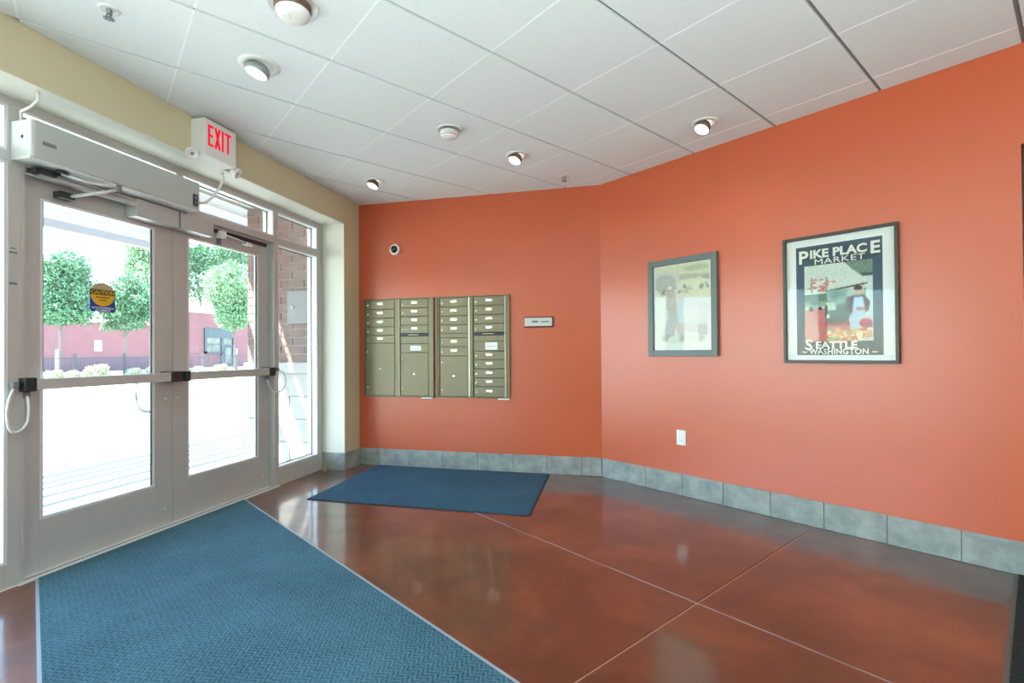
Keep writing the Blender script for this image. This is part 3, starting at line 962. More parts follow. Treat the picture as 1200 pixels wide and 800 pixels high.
def mailbox_bank(label, x0, x1, cols, tab):
    o_ = thing('mailbox_bank', label, 'mailbox', (x0, YM, 0.716), group='apartment mailboxes')
    z0, z1 = 0.716, 1.730
    yf = YM - 0.022
    MB().box(x0, x0 + 0.014, yf - 0.006, YM, z0, z1).box(x1 - 0.014, x1, yf - 0.006, YM, z0, z1).box(x0 + 0.014, x1 - 0.014, yf - 0.006, YM, z1 - 0.010, z1).box(x0 + 0.014, x1 - 0.014, yf - 0.006, YM, z0, z0 + 0.010).build('frame', M['bronze'], o_, bevel=0.002)
    MB().box(x0 + 0.014, x1 - 0.014, yf + 0.012, YM, z0 + 0.01, z1 - 0.01).build('back_panel', M['bronze_dark'], o_)
    for c in cols:
        for kind, a, b_, zb, zt in c:
            if kind == 'rail':
                MB().box(a, b_, yf - 0.004, yf + 0.012, zb, zt).build('rail', M['bronze_light'], o_, bevel=0.0015)
            elif kind == 'post':
                MB().box(a, b_, yf, yf + 0.012, zb, zt).build('post', M['bronze'], o_, bevel=0.0015)
            elif kind == 'blank':
                MB().box(a + 0.002, b_ - 0.002, yf + 0.002, yf + 0.012, zb + 0.001, zt - 0.001).build('blank_panel', M['bronze'], o_, bevel=0.0015)
            elif kind == 'slot':
                MB().box(a + 0.004, b_ - 0.004, yf - 0.006, yf + 0.004, zb, zt).build('slot_lip', M['black'], o_, bevel=0.004)
                MB().box((a + b_) / 2 - 0.065, (a + b_) / 2 + 0.05, yf - 0.0075, yf - 0.006, zb + 0.012, zb + 0.017).build('slot_edge', M['bronze_light'], o_)
            elif kind == 'label':
                MB().box(a, b_, yf - 0.0015, yf + 0.002, zb, zt).build('paper_label', M['paper'], o_)
                MB().box(a + 0.02, b_ - 0.02, yf - 0.0019, yf - 0.0014, (zb + zt) / 2 - 0.006, (zb + zt) / 2 + 0.001).build('label_print', M['operator'], o_)
            elif kind in ('door', 'parcel'):
                dr = MB().box(a + 0.003, b_ - 0.003, yf, yf + 0.012, zb + 0.0025, zt - 0.0025).build('mail_door' if kind == 'door' else 'parcel_door', M['bronze'], o_, bevel=0.002)
                zm = (zb + zt) / 2
                xm = a + (b_ - a) * 0.50
                if kind == 'door':
                    MB().lathe([(0, -0.006), (0.010, -0.006), (0.012, 0.0)], (a + 0.028, yf, zm - 0.006), (0, 1, 0), 12).build('lock', M['chrome'], dr)
                    MB().box(xm - 0.032, xm + 0.032, yf - 0.0015, yf, zm - 0.003, zm + 0.019).build('number_plate', M['chrome'], dr)
                else:
                    for fz in (0.2, 0.8):
                        MB().lathe([(0, -0.006), (0.010, -0.006), (0.012, 0.0)], (a + 0.024, yf, zb + (zt - zb) * (0.16 if fz < 0.5 else 0.84)), (0, 1, 0), 12).build('lock', M['chrome'], dr)
                    MB().lathe([(0, -0.004), (0.014, -0.004), (0.016, 0.0)], (xm, yf, zm), (0, 1, 0), 14).build('number_plate', M['chrome'], dr)
    MB().box(tab[0], tab[1], yf - 0.012, YM, z0 - 0.012, z0 - 0.001).build('slot_tab', M['paper'], o_)
    return o_


ztop = 1.720
c1 = [('door', -2.698, -2.365, a, b_) for a, b_ in ((1.622, 1.720), (1.530, 1.622), (1.439, 1.530), (1.352, 1.439), (1.270, 1.352))]
c1 += [('parcel', -2.698, -2.365, 0.727, 1.270), ('post', -2.363, -2.318, 0.727, ztop), ('rail', -2.316, -2.309, 0.727, ztop)]
c2 = [('door', -2.300, -1.992, a, b_) for a, b_ in ((1.628, 1.720), (1.540, 1.628), (1.452, 1.540), (1.366, 1.452))]
c2 += [('slot', -2.306, -1.988, 1.338, 1.364), ('blank', -2.300, -1.992, 1.262, 1.338), ('blank', -2.300, -1.992, 1.172, 1.260), ('label', -2.192, -2.070, 1.190, 1.240), ('parcel', -2.300, -1.992, 0.727, 1.170), ('post', -1.990, -1.950, 0.727, ztop)]
mailbox_bank('bronze mailbox bank nearer the window wall', -2.714, -1.934, [c1, c2], (-2.068, -1.945))
c3 = [('door', -1.868, -1.572, a, b_) for a, b_ in ((1.626, 1.718), (1.536, 1.626), (1.447, 1.536), (1.358, 1.447), (1.226, 1.318), (1.134, 1.226))]
c3 += [('post', -1.890, -1.876, 0.727, ztop), ('blank', -1.868, -1.572, 1.318, 1.358), ('parcel', -1.868, -1.572, 0.727, 1.134), ('rail', -1.568, -1.548, 0.727, ztop), ('post', -1.546, -1.520, 0.727, ztop)]
c4 = [('door', -1.510, -1.196, a, b_) for a, b_ in ((1.630, 1.720), (1.540, 1.630), (1.450, 1.540), (1.364, 1.450), (1.096, 1.180), (1.005, 1.096), (0.916, 1.005), (0.830, 0.916), (0.727, 0.830))]
c4 += [('slot', -1.514, -1.190, 1.336, 1.362), ('blank', -1.510, -1.196, 1.275, 1.336), ('blank', -1.510, -1.196, 1.182, 1.274), ('label', -1.392, -1.268, 1.192, 1.266), ('rail', -1.194, -1.184, 0.727, ztop), ('post', -1.182, -1.162, 0.727, ztop)]
mailbox_bank('bronze mailbox bank nearer the small wall sign', -1.908, -1.144, [c3, c4], (-1.264, -1.150))

# camera dome and sign plate on the mailbox wall
o = thing('security_camera', 'small dome security camera above the mailboxes', 'security camera', (-2.362, YM, 2.236))
MB().lathe([(0.056, 0.0), (0.058, -0.016), (0.052, -0.030), (0.040, -0.036), (0.036, -0.034)], (-2.362, YM, 2.236), (0, 1, 0), 28).build('housing', M['white'], o)
MB().lathe([(0.038, -0.032), (0.034, -0.046), (0.022, -0.058), (0.0, -0.063)], (-2.362, YM, 2.236), (0, 1, 0), 28).build('dome', M['dome'], o)
MB().lathe([(0, -0.066), (0.009, -0.064)], (-2.385, YM + 0.010, 2.228), (0.1, 1, 0.1), 12).build('camera_lens', M['white'], o)
o = thing('wall_sign', 'small silver name plate in a maroon holder beside the mailboxes', 'sign', (-0.86, YM, 1.45))
MB().box(-1.000, -0.712, YM - 0.010, YM, 1.402, 1.508).build('holder', M['plate_red'], o, bevel=0.002)
MB().box(-0.995, -0.728, YM - 0.013, YM - 0.010, 1.418, 1.496).build('plate', M['wall_plate'], o)
MB().box(-0.925, -0.862, YM - 0.0136, YM - 0.013, 1.449, 1.470).box(-0.840, -0.755, YM - 0.0136, YM - 0.013, 1.452, 1.464).build('engraved_mark', M['ink'], o)

# ------------------------------------------------------------------ the two framed pictures (flat prints)


class Canvas:
    def __init__(s, w, h, bg):
        s.w, s.h = w, h
        s.a = np.zeros((h, w, 3))
        s.a[:] = bg
        yy, xx = np.mgrid[0:h, 0:w]
        s.x, s.y = (xx + 0.5) / w, 1 - (yy + 0.5) / h      # 0..1, y up
        s.rng = np.random.RandomState(3)

    def put(s, mask, col, al=1.0):
        s.a[mask] = s.a[mask] * (1 - al) + np.array(col) * al

    def rect(s, x0, x1, y0, y1, col, al=1.0):
        s.put((s.x >= x0) & (s.x <= x1) & (s.y >= y0) & (s.y <= y1), col, al)

    def ell(s, cx, cy_, rx, ry, col, al=1.0):
        s.put(((s.x - cx) / rx) ** 2 + ((s.y - cy_) / ry) ** 2 <= 1, col, al)

    def poly(s, pts, col, al=1.0):
        m_ = np.zeros(s.x.shape, bool)
        n = len(pts)
        for i in range(n):
            (x0, y0), (x1, y1) = pts[i], pts[(i + 1) % n]
            c = ((y0 > s.y) != (y1 > s.y))
            with np.errstate(divide='ignore', invalid='ignore'):
                m_ ^= c & (s.x < (x1 - x0) * (s.y - y0) / (y1 - y0 + 1e-12) + x0)
        s.put(m_, col, al)

    def blur(s, k):
        for _ in range(k):
            p = np.pad(s.a, ((1, 1), (1, 1), (0, 0)), 'edge')
            s.a = (p[:-2, 1:-1] + p[2:, 1:-1] + p[1:-1, :-2] + p[1:-1, 2:] + 2 * p[1:-1, 1:-1]) / 6

    def grain(s, v):
        s.a = np.clip(s.a * (1 + s.rng.uniform(-v, v, s.a.shape[:2])[..., None]), 0, 1)

    def mesh(s, name, x0, x1, z0, z1, yv, parent):
        xs = np.linspace(x0, x1, s.w + 1)
        zs = np.linspace(z1, z0, s.h + 1)
        V = np.empty((s.h + 1, s.w + 1, 3))
        V[..., 0], V[..., 1], V[..., 2] = xs[None, :], yv, zs[:, None]
        idx = np.arange((s.h + 1) * (s.w + 1)).reshape(s.h + 1, s.w + 1)
        F = np.stack([idx[1:, :-1], idx[1:, 1:], idx[:-1, 1:], idx[:-1, :-1]], -1).reshape(-1, 4)
        me = bpy.data.meshes.new(name)
        me.from_pydata(V.reshape(-1, 3).tolist(), [], F.tolist())
        at = me.color_attributes.new('print', 'FLOAT_COLOR', 'CORNER')
        lin = np.array([s2l(c) for c in (np.clip(s.a.reshape(-1, 3), 0, 1) * 255)])
        col = np.ones((len(F), 4, 4))
        col[..., :3] = lin[:, None, :]
        at.data.foreach_set('color', col.reshape(-1))
        me.materials.append(M['print'])
        return link(name, me, parent)


def frame4(parent, x0, x1, z0, z1, w, y0, y1, m_):
    for nm, q in (('frame_bar', (x0, x0 + w, z0, z1)), ('frame_bar', (x1 - w, x1, z0, z1)), ('frame_bar', (x0 + w, x1 - w, z0, z0 + w)), ('frame_bar', (x0 + w, x1 - w, z1 - w, z1))):
        MB().box(q[0], q[1], y0, y1, q[2], q[3]).build(nm, m_, parent, local=True, bevel=0.002)


# picture 1: faded street scene
p1 = thing('framed_picture', 'smaller grey framed faded street print nearer the wall corner', 'picture', (*rw(0.838), 1.125), RZ_R)
hw1, h1_ = 0.304, 0.796
frame4(p1, -hw1, hw1, 0, h1_, 0.048, -0.032, -0.002, M['frame_grey'])
MB().box(-hw1 + 0.048, hw1 - 0.048, -0.010, -0.002, 0.048, h1_ - 0.048).build('backing', M['frame_side'], p1, local=True)
c = Canvas(84, 118, (0.86, 0.86, 0.78))
c.rect(0.02, 0.98, 0.80, 0.985, (0.80, 0.80, 0.62))
c.rect(0.02, 0.98, 0.60, 0.80, (0.83, 0.83, 0.66))
c.ell(0.75, 0.93, 0.22, 0.035, (0.62, 0.64, 0.50))
c.ell(0.55, 0.84, 0.30, 0.03, (0.62, 0.60, 0.54))
c.ell(0.93, 0.82, 0.10, 0.03, (0.52, 0.54, 0.47))
c.rect(0.02, 0.45, 0.74, 0.92, (0.74, 0.75, 0.72))
c.ell(0.20, 0.79, 0.20, 0.10, (0.60, 0.60, 0.60))
c.poly([(0.02, 0.76), (0.40, 0.76), (0.38, 0.68), (0.10, 0.68)], (0.60, 0.58, 0.56))
for k in range(46):
    r_ = c.rng.rand(3)
    c.ell(0.05 + 0.92 * r_[0], 0.655 + 0.085 * r_[1] + 0.02 * r_[0], 0.028, 0.016, [(0.34, 0.34, 0.34), (0.62, 0.58, 0.55), (0.88, 0.86, 0.80)][int(r_[2] * 3)])
c.rect(0.06, 0.98, 0.0, 0.62, (0.87, 0.86, 0.82))
c.poly([(0.24, 0.68), (0.40, 0.68), (0.42, 0.42), (0.36, 0.16), (0.20, 0.15), (0.28, 0.36), (0.22, 0.55)], (0.70, 0.67, 0.66))
c.ell(0.30, 0.66, 0.07, 0.05, (0.64, 0.58, 0.55))
c.poly([(0.28, 0.42), (0.42, 0.42), (0.56, 0.14), (0.50, 0.12), (0.36, 0.30), (0.26, 0.14), (0.15, 0.14), (0.22, 0.30)], (0.68, 0.70, 0.72))
c.poly([(0.20, 0.19), (0.30, 0.19), (0.24, 0.10), (0.12, 0.12)], (0.60, 0.60, 0.60))
c.rect(0.44, 0.80, 0.28, 0.62, (0.86, 0.80, 0.82))
c.rect(0.44, 0.56, 0.26, 0.60, (0.78, 0.84, 0.90))
c.rect(0.42, 0.86, 0.20, 0.31, (0.82, 0.72, 0.74))
c.poly([(0.78, 0.55), (0.96, 0.50), (0.92, 0.12), (0.80, 0.10)], (0.82, 0.76, 0.78))
c.ell(0.50, 0.13, 0.05, 0.035, (0.64, 0.62, 0.62))
c.ell(0.82, 0.13, 0.05, 0.04, (0.68, 0.62, 0.64))
c.rect(0.0, 1.0, 0.0, 0.085, (0.90, 0.93, 0.91))
c.rect(0.0, 0.035, 0.0, 1.0, (0.92, 0.94, 0.92))
c.rect(0.965, 1.0, 0.0, 1.0, (0.92, 0.94, 0.92))
c.a = c.a * 0.60 + np.array((0.90, 0.91, 0.88)) * 0.40
c.grain(0.06)
c.blur(2)
c.mesh('print', -hw1 + 0.048, hw1 - 0.048, 0.048, h1_ - 0.048, -0.0105, p1)

MB().box(-hw1 + 0.047, hw1 - 0.047, -0.0165, -0.0145, 0.047, h1_ - 0.047).build('picture_glass', M['picture_glass'], p1, local=True)

# picture 2: the market poster
p2 = thing('framed_picture', 'larger dark framed market poster with navy border and white mat', 'picture', (*rw(1.928), 1.080), RZ_R)
hw2, h2_ = 0.318, 0.838
frame4(p2, -hw2, hw2, 0, h2_, 0.019, -0.030, -0.002, M['frame_dark'])
MB().box(-hw2 + 0.019, hw2 - 0.019, -0.008, -0.002, 0.019, h2_ - 0.019).build('mat_board', M['paper'], p2, local=True)
mx0, mx1, mz0, mz1 = -0.240, 0.238, 0.052, 0.772
MB().box(mx0, mx1, -0.0088, -0.008, mz0, mz1).build('navy_border', M['navy'], p2, local=True)
c = Canvas(104, 130, (0.80, 0.84, 0.82))
# sky, roof and sign frame
c.rect(0, 1, 0.60, 1, (0.80, 0.83, 0.80))
c.poly([(0.60, 1.0), (1.0, 1.0), (1.0, 0.80), (0.86, 0.80), (0.72, 0.90)], (0.47, 0.55, 0.50))
for k in range(7):
    c.poly([(0.62 + k * 0.055, 1.0), (0.64 + k * 0.055, 1.0), (0.90 + k * 0.02, 0.80), (0.885 + k * 0.02, 0.80)], (0.33, 0.40, 0.37), 0.6)
c.poly([(0.86, 0.80), (1.0, 0.80), (1.0, 0.835), (0.84, 0.835)], (0.28, 0.34, 0.32))
for k in range(30):
    r_ = c.rng.rand(3)
    c.ell(0.06 + 0.40 * r_[0], 0.66 + 0.16 * r_[1], 0.035, 0.012, (0.80, 0.45, 0.42) if r_[2] > 0.35 else (0.90, 0.86, 0.84))
c.rect(0.10, 0.13, 0.58, 0.84, (0.66, 0.60, 0.56))
c.rect(0.33, 0.36, 0.58, 0.84, (0.66, 0.60, 0.56))
# street buildings and awning
c.rect(0, 0.40, 0.50, 0.64, (0.40, 0.50, 0.45))
c.rect(0, 0.40, 0.62, 0.645, (0.85, 0.86, 0.82))
c.rect(0, 0.34, 0.46, 0.52, (0.62, 0.66, 0.60))
c.poly([(0.34, 0.66), (0.92, 0.72), (0.92, 0.70), (0.34, 0.635)], (0.28, 0.32, 0.30))
c.rect(0.36, 0.90, 0.40, 0.65, (0.44, 0.56, 0.50))
c.rect(0.40, 0.62, 0.54, 0.63, (0.33, 0.44, 0.40))
c.rect(0.64, 0.88, 0.54, 0.65, (0.62, 0.68, 0.62))
# red brick street
c.poly([(0, 0.42), (0.42, 0.44), (0.66, 0.30), (0.72, 0.0), (0, 0.0)], (0.80, 0.46, 0.46))
c.poly([(0, 0.42), (0.10, 0.43), (0.22, 0.10), (0.16, 0.0), (0, 0.0)], (0.84, 0.58, 0.56))
for k in range(6):
    c.poly([(0.08 + 0.08 * k, 0.43), (0.085 + 0.08 * k, 0.43), (0.05 + 0.12 * k, 0.0), (0.04 + 0.12 * k, 0.0)], (0.72, 0.38, 0.38), 0.5)
# distant car
c.ell(0.17, 0.47, 0.11, 0.045, (0.58, 0.66, 0.60))
c.ell(0.16, 0.505, 0.07, 0.030, (0.40, 0.48, 0.44))
c.ell(0.10, 0.425, 0.03, 0.026, (0.18, 0.20, 0.18))
c.ell(0.24, 0.43, 0.025, 0.022, (0.18, 0.20, 0.18))
# green truck
c.rect(0.32, 0.68, 0.30, 0.47, (0.28, 0.38, 0.34))
c.rect(0.36, 0.48, 0.40, 0.50, (0.70, 0.76, 0.70))
c.poly([(0.46, 0.47), (0.68, 0.47), (0.64, 0.57), (0.50, 0.57)], (0.50, 0.60, 0.55))
c.rect(0.34, 0.66, 0.24, 0.31, (0.20, 0.20, 0.19))
c.ell(0.36, 0.32, 0.028, 0.025, (0.88, 0.90, 0.85))
c.rect(0.32, 0.70, 0.20, 0.24, (0.62, 0.26, 0.26))
# man with apron
c.poly([(0.64, 0.55), (0.76, 0.58), (0.88, 0.57), (0.96, 0.48), (0.94, 0.38), (0.84, 0.30), (0.70, 0.30), (0.62, 0.42)], (0.30, 0.14, 0.14))
c.ell(0.80, 0.625, 0.055, 0.055, (0.76, 0.58, 0.48))
c.ell(0.80, 0.66, 0.06, 0.03, (0.34, 0.24, 0.20))
c.poly([(0.74, 0.55), (0.86, 0.55), (0.90, 0.38), (0.88, 0.20), (0.70, 0.20), (0.72, 0.40)], (0.68, 0.76, 0.86))
c.rect(0.68, 0.80, 0.05, 0.34, (0.66, 0.74, 0.82))
c.ell(0.83, 0.40, 0.07, 0.025, (0.66, 0.48, 0.40))
# flower stall
c.poly([(0.82, 0.30), (1.0, 0.34), (1.0, 0.0), (0.84, 0.0)], (0.78, 0.80, 0.78))
c.ell(0.90, 0.22, 0.09, 0.06, (0.74, 0.24, 0.38))
c.ell(0.93, 0.17, 0.06, 0.05, (0.62, 0.20, 0.34))
for k in range(70):
    r_ = c.rng.rand(3)
    c.ell(0.34 + 0.62 * r_[0], 0.02 + 0.13 * r_[1], 0.035, 0.022, [(0.88, 0.56, 0.40), (0.80, 0.42, 0.36), (0.90, 0.84, 0.70), (0.55, 0.64, 0.46), (0.86, 0.66, 0.52)][int(r_[2] * 5)])
c.grain(0.10)
c.blur(1)
c.mesh('print', -0.190, 0.188, 0.140, 0.640, -0.0092, p2)
ty = -0.0102
text('P', 0.118, M['cream'], p2, (-0.196, ty, 0.697), bold=0.003)
text('IKE PLAC', 0.074, M['cream'], p2, (0.002, ty, 0.712), bold=0.0026, sx=1.06)
text('E', 0.105, M['cream'], p2, (0.201, ty, 0.706), bold=0.003)
text('MARKET', 0.052, M['cream'], p2, (0.010, ty, 0.661), bold=0.0, sx=1.40, spacing=1.04)
text('S', 0.098, M['cream'], p2, (-0.168, ty, 0.116), bold=0.003)
text('EATTLE', 0.062, M['cream'], p2, (-0.012, ty, 0.114), bold=0.0023, sx=1.12)
text('~ WASHINGTON ~', 0.050, M['cream'], p2, (0.0, ty, 0.073), bold=0.0012, sx=0.93, spacing=1.05)

MB().box(-hw2 + 0.018, hw2 - 0.018, -0.0165, -0.0145, 0.018, h2_ - 0.018).build('picture_glass', M['picture_glass'], p2, local=True)

# outlet
o = thing('wall_outlet', 'white duplex outlet on the orange wall below the pictures', 'outlet', (*rw(0.818), 0.405), RZ_R)
MB().box(-0.040, 0.040, -0.008, 0, 0.0, 0.122).build('cover_plate', M['white'], o, local=True, bevel=0.003)
for dz in (0.036, 0.086):
    r_ = MB().box(-0.017, 0.017, -0.011, -0.008, dz - 0.014, dz + 0.014).build('receptacle', M['paper'], o, local=True, bevel=0.002)
    MB().box(-0.008, -0.005, -0.0114, -0.011, dz - 0.006, dz + 0.006).box(0.005, 0.008, -0.0114, -0.011, dz - 0.006, dz + 0.006).build('slots', M['ink'], r_, local=True)

# ------------------------------------------------------------------ mats
def oriented_mat(name, label, mat_, pts, h, strip_edges, strip_mat):
    cx = sum(p[0] for p in pts) / len(pts)
    cy_ = sum(p[1] for p in pts) / len(pts)
    # local x along the first edge so that the ribs follow the mat
    d = Vector((pts[1][0] - pts[0][0], pts[1][1] - pts[0][1]))
    o_ = thing(name, label, 'mat', (cx, cy_, 0), math.atan2(d.y, d.x))
    q = list(pts)
    if area(q) < 0:
        q = q[::-1]
    MB().prism(q, 0.0005, h).build('carpet_pile', mat_, o_, bevel=0.002)
    for i, w in strip_edges:
        a, b_ = Vector((*pts[i], 0)), Vector((*pts[(i + 1) % len(pts)], 0))
        dd = (b_ - a).normalized()
        nn = Vector((dd.y, -dd.x, 0))
        if nn.dot(Vector((cx, cy_, 0)) - a) > 0:
            nn = -nn
        r_ = [a, b_, b_ + nn * w, a + nn * w]
        r_ = [(p.x, p.y) for p in r_]
        if area(r_) < 0:
            r_ = r_[::-1]
        MB().prism(r_, 0.0005, h * 0.7).build('edge_strip', strip_mat, o_)
    return o_


dm = Vector((0.846, -0.533))
A_ = Vector((-3.004, 1.925))
B_ = Vector((-3.004, 3.325))
oriented_mat('entry_mat', 'large blue grey carpet mat running in from the double doors', M['carpet'], [tuple(B_), tuple(B_ + dm * 6.0), tuple(A_ + dm * 4.6), tuple(A_)], 0.009, [(0, 0.015), (2, 0.012)], M['strip'])
oriented_mat('floor_mat', 'blue ribbed mat lying in front of the mailboxes', M['mat_rib'], [(-2.520, 3.458), (-0.711, 3.442), (-0.766, 4.625), (-2.560, 4.662)], 0.009, [(0, 0.010), (1, 0.010)], M['gasket'])
ma = Vector((1.925, 3.072))
md = (Vector((1.262, 2.065)) - ma).normalized()
mb_ = Vector((-RN[0], -RN[1]))
mt = Vector((RX, RY))
oriented_mat('floor_mat', 'black carpet mat at the foot of the dark wooden door', M['carpet_black'], [tuple(ma), tuple(ma + md * 1.8), tuple(ma + md * 1.8 + mt * 1.2), tuple(ma + mt * 1.2)], 0.009, [(0, 0.018)], M['strip_dark'])

# a small brass coloured piece in the corner by the sidelight
o = thing('door_stop', 'small brass coloured piece on the floor beside the sidelight', 'door stop', (-2.985, 4.33, 0))
MB().lathe([(0.0, 0.0), (0.022, 0.0), (0.022, 0.006), (0.012, 0.012), (0.012, 0.035), (0.0, 0.038)], (-2.975, 4.345, 0.001), (0, 0, 1), 16).build('brass_piece', M['brass_yellow'], o)

# ------------------------------------------------------------------ outside: paving, brick wing wall, canopy
gr = MB().box(-140, XO, -90, 140, -0.30, -0.012).build('exterior_ground', M['concrete'])
tag(gr, 'pale concrete paving and lot outside the doors', 'ground', kind='structure')

YW = 4.56
bw = thing('wall_exterior', 'brown brick wing wall on pale stone blocks outside the sidelight', 'wall', (-3.6, YW, 0), kind='structure')
MB().box(-4.07, -3.155, YW + 0.008, YW + 0.35, -0.012, 3.2).build('mortar_core', M['mortar'], bw)
bh, bl = 0.0885, 0.286
bme = None
for r in range(25):
    z0 = 1.075 + r * bh
    if z0 + bh > 3.2:
        break
    x = -4.07
    n = 0
    off = 0.0 if r % 2 == 0 else bl / 2
    while x < -3.16:
        x1 = min(x + (bl if n or not off else off), -3.157)
        if x1 - x > 0.02:
            MB().box(x + 0.005, x1 - 0.005, YW + random.uniform(-0.001, 0.0015), YW + 0.03, z0 + 0.005, z0 + bh - 0.005).build('brick', M['brick'], bw)
        x = x1
        n += 1
MB().box(-4.09, -3.155, YW - 0.03, YW + 0.35, 0.958, 1.072).build('stone_band', M['block'], bw, bevel=0.006)
for r in range(4):
    z0 = -0.01 + r * 0.242
    for k, (a, b_) in enumerate(((-4.07, -3.72), (-3.72, -3.155)) if r % 2 else ((-4.07, -3.95), (-3.95, -3.53), (-3.53, -3.155))):
        MB().box(a + 0.003, b_ - 0.003, YW - 0.012, YW + 0.02, z0 + 0.003, z0 + 0.239).build('stone_block', M['block'], bw, bevel=0.003)
ap = thing('access_panel', 'flat grey cover panel on the outside brick wall', 'panel', (-3.42, YW, 1.5))
MB().box(-3.56, -3.28, YW - 0.012, YW - 0.0015, 1.485, 1.835).build('cover', M['panel_grey'], ap, bevel=0.003)
MB().lathe([(0, -0.006), (0.02, -0.006), (0.024, 0)], (-3.49, YW - 0.012, 1.665), (0, 1, 0), 14).build('knob', M['ink'], ap)

cn = thing('canopy', 'pale metal entrance canopy with a louvred outer half', 'canopy', (-4.9, 3.0, 2.6), kind='structure')
MB().box(-4.14, -3.305, -4, 5.85, 2.76, 2.82).build('deck', M['canopy_white'], cn)
for k in range(5):
    xk = -3.45 - k * 0.15
    MB().box(xk - 0.012, xk + 0.012, -4, 5.85, 2.735, 2.76).build('deck_rib', M['canopy_white'], cn)
MB().box(-4.32, -4.21, -4, 5.85, 2.70, 2.82).build('beam', M['canopy_white'], cn)
for xk in (-4.58, -4.88, -5.22, -5.53, -5.82, -6.11, -6.32):
    MB().box(xk - 0.034, xk + 0.034, -4, 5.85, 2.715, 2.82).build('louvre_blade', M['canopy_white'], cn)
MB().box(-6.62, -6.54, -4, 5.85, 2.66, 2.84).build('fascia_board', M['canopy'], cn)
for yk in (0.2, 5.7):
    MB().box(-6.60, -3.305, yk, yk + 0.08, 2.82, 2.92).build('cross_beam', M['canopy'], cn)
    MB().box(-6.70, -6.62, yk, yk + 0.10, 2.70, 2.92).build('bracket', M['canopy'], cn)

# ------------------------------------------------------------------ across the road: fence, planting, trees, red building
XT = -31.0


def at_x(X, px_, py_):
    """world point on the plane x = X seen at a pixel of the 1200x800 frame"""
    r = _f + _r * ((px_ - 600) / 577.563) - _u * ((py_ - 408.223) / 577.563)
    t = X / r.x
    return Vector((X, r.y * t, 1.16 + r.z * t))


def foliage_mesh(blobs, n, size, seed):
    rng = np.random.RandomState(seed)
    vol = np.array([b_[3] * b_[4] * b_[5] for b_ in blobs])
    pick = rng.choice(len(blobs), n, p=vol / vol.sum())
    d = rng.normal(size=(n, 3))
    d /= np.linalg.norm(d, axis=1)[:, None]
    rad = rng.uniform(0.25, 1, n) ** 0.45
    B = np.array(blobs)[pick]
    P = B[:, :3] + d * rad[:, None] * B[:, 3:6]
    a = rng.normal(size=(n, 3))
    a /= np.linalg.norm(a, axis=1)[:, None]
    b_ = np.cross(a, rng.normal(size=(n, 3)))
    b_ /= np.linalg.norm(b_, axis=1)[:, None]
    sz = (size * rng.uniform(0.6, 1.3, n))[:, None]
    V = np.stack([P - a * sz, P - b_ * sz * 0.5, P + a * sz, P + b_ * sz * 0.5], 1).reshape(-1, 3)
    me = bpy.data.meshes.new('foliage')
    me.from_pydata(V.tolist(), [], np.arange(len(V)).reshape(-1, 4).tolist())
    return me


def tree(label, base, h_crown0, blobs, m_, n, size, seed, trunk_r=0.09, cat='tree'):
    o_ = thing('tree', label, cat, base, group='street trees across the lot')
    rg = random.Random(seed)
    for b_ in list(blobs):
        for _ in range(5):
            th_, el = rg.uniform(0, 2 * PI), rg.uniform(-0.9, 1.2)
            k_ = rg.uniform(0.75, 1.1)
            f_ = rg.uniform(0.25, 0.45)
            blobs.append((b_[0] + b_[3] * k_ * math.cos(th_) * math.cos(el), b_[1] + b_[4] * k_ * math.sin(th_) * math.cos(el), b_[2] + b_[5] * k_ * math.sin(el), b_[3] * f_, b_[4] * f_, b_[5] * f_))
    top = max(b_[2] for b_ in blobs[:5])
    b0 = blobs[0]
    P = [base, (base[0], base[1] + 0.05, base[2] + h_crown0 * 0.6), (base[0] + 0.05, base[1], h_crown0), (b0[0], b0[1], min(top, b0[2] + 0.4))]
    MB().tube(P, trunk_r, 8, trunk_r * 0.4).build('trunk', M['bark'], o_)
    bb = MB()
    for b_ in blobs[:5]:
        bb.tube([(base[0], base[1], h_crown0 * 0.9), ((base[0] + b_[0]) / 2, (base[1] + b_[1]) / 2, (h_crown0 + b_[2]) / 2), b_[:3]], trunk_r * 0.4, 6, trunk_r * 0.12)
    bb.build('branches', M['bark'], o_)
    me = foliage_mesh(blobs, n, size, seed)
    me.materials.append(m_)
    me.transform(Matrix.Translation(-Vector(base)))
    f_ = link('foliage', me, o_)
    f_['kind'] = 'stuff'
    return o_


def blob(px_, py_, rpx, rpy, X, dx=0.0):
    c_ = at_x(X, px_, py_)
    s_ = (c_ - Vector((0, 0, 1.16))).dot(_f) / 577.563
    return (c_.x + dx, c_.y, c_.z, rpx * s_ * 1.05, rpx * s_ * 1.05, rpy * s_)


g0 = -0.012
pb = at_x(XT, 69, 430)
tree('young green tree behind the sticker side of the door glass', (XT, pb.y, g0), 2.6, [blob(72, 345, 30, 34, XT), blob(80, 315, 20, 24, XT), blob(60, 330, 22, 32, XT, 0.6), blob(92, 350, 18, 24, XT), blob(66, 365, 34, 16, XT)], M['leaf'], 16000, 0.10, 1)
pb = at_x(XT, 146, 430)
tree('small dark green tree between sticker and meeting stile', (XT, pb.y, g0), 2.4, [blob(150, 358, 27, 22, XT), blob(150, 340, 18, 18, XT), blob(165, 362, 24, 16, XT), blob(135, 368, 16, 12, XT), blob(148, 378, 20, 10, XT)], M['leaf'], 14000, 0.09, 2)
pb = at_x(-49.5, 172, 425)
tree('tall pale tree rising behind the small dark green one', (-49.5, pb.y, g0), 5.0, [blob(178, 325, 26, 40, -49.5), blob(168, 300, 20, 22, -49.5), blob(188, 290, 24, 24, -49.5)], M['leaf_light'], 14000, 0.16, 3, 0.18)
pb = at_x(-54.5, 238, 420)
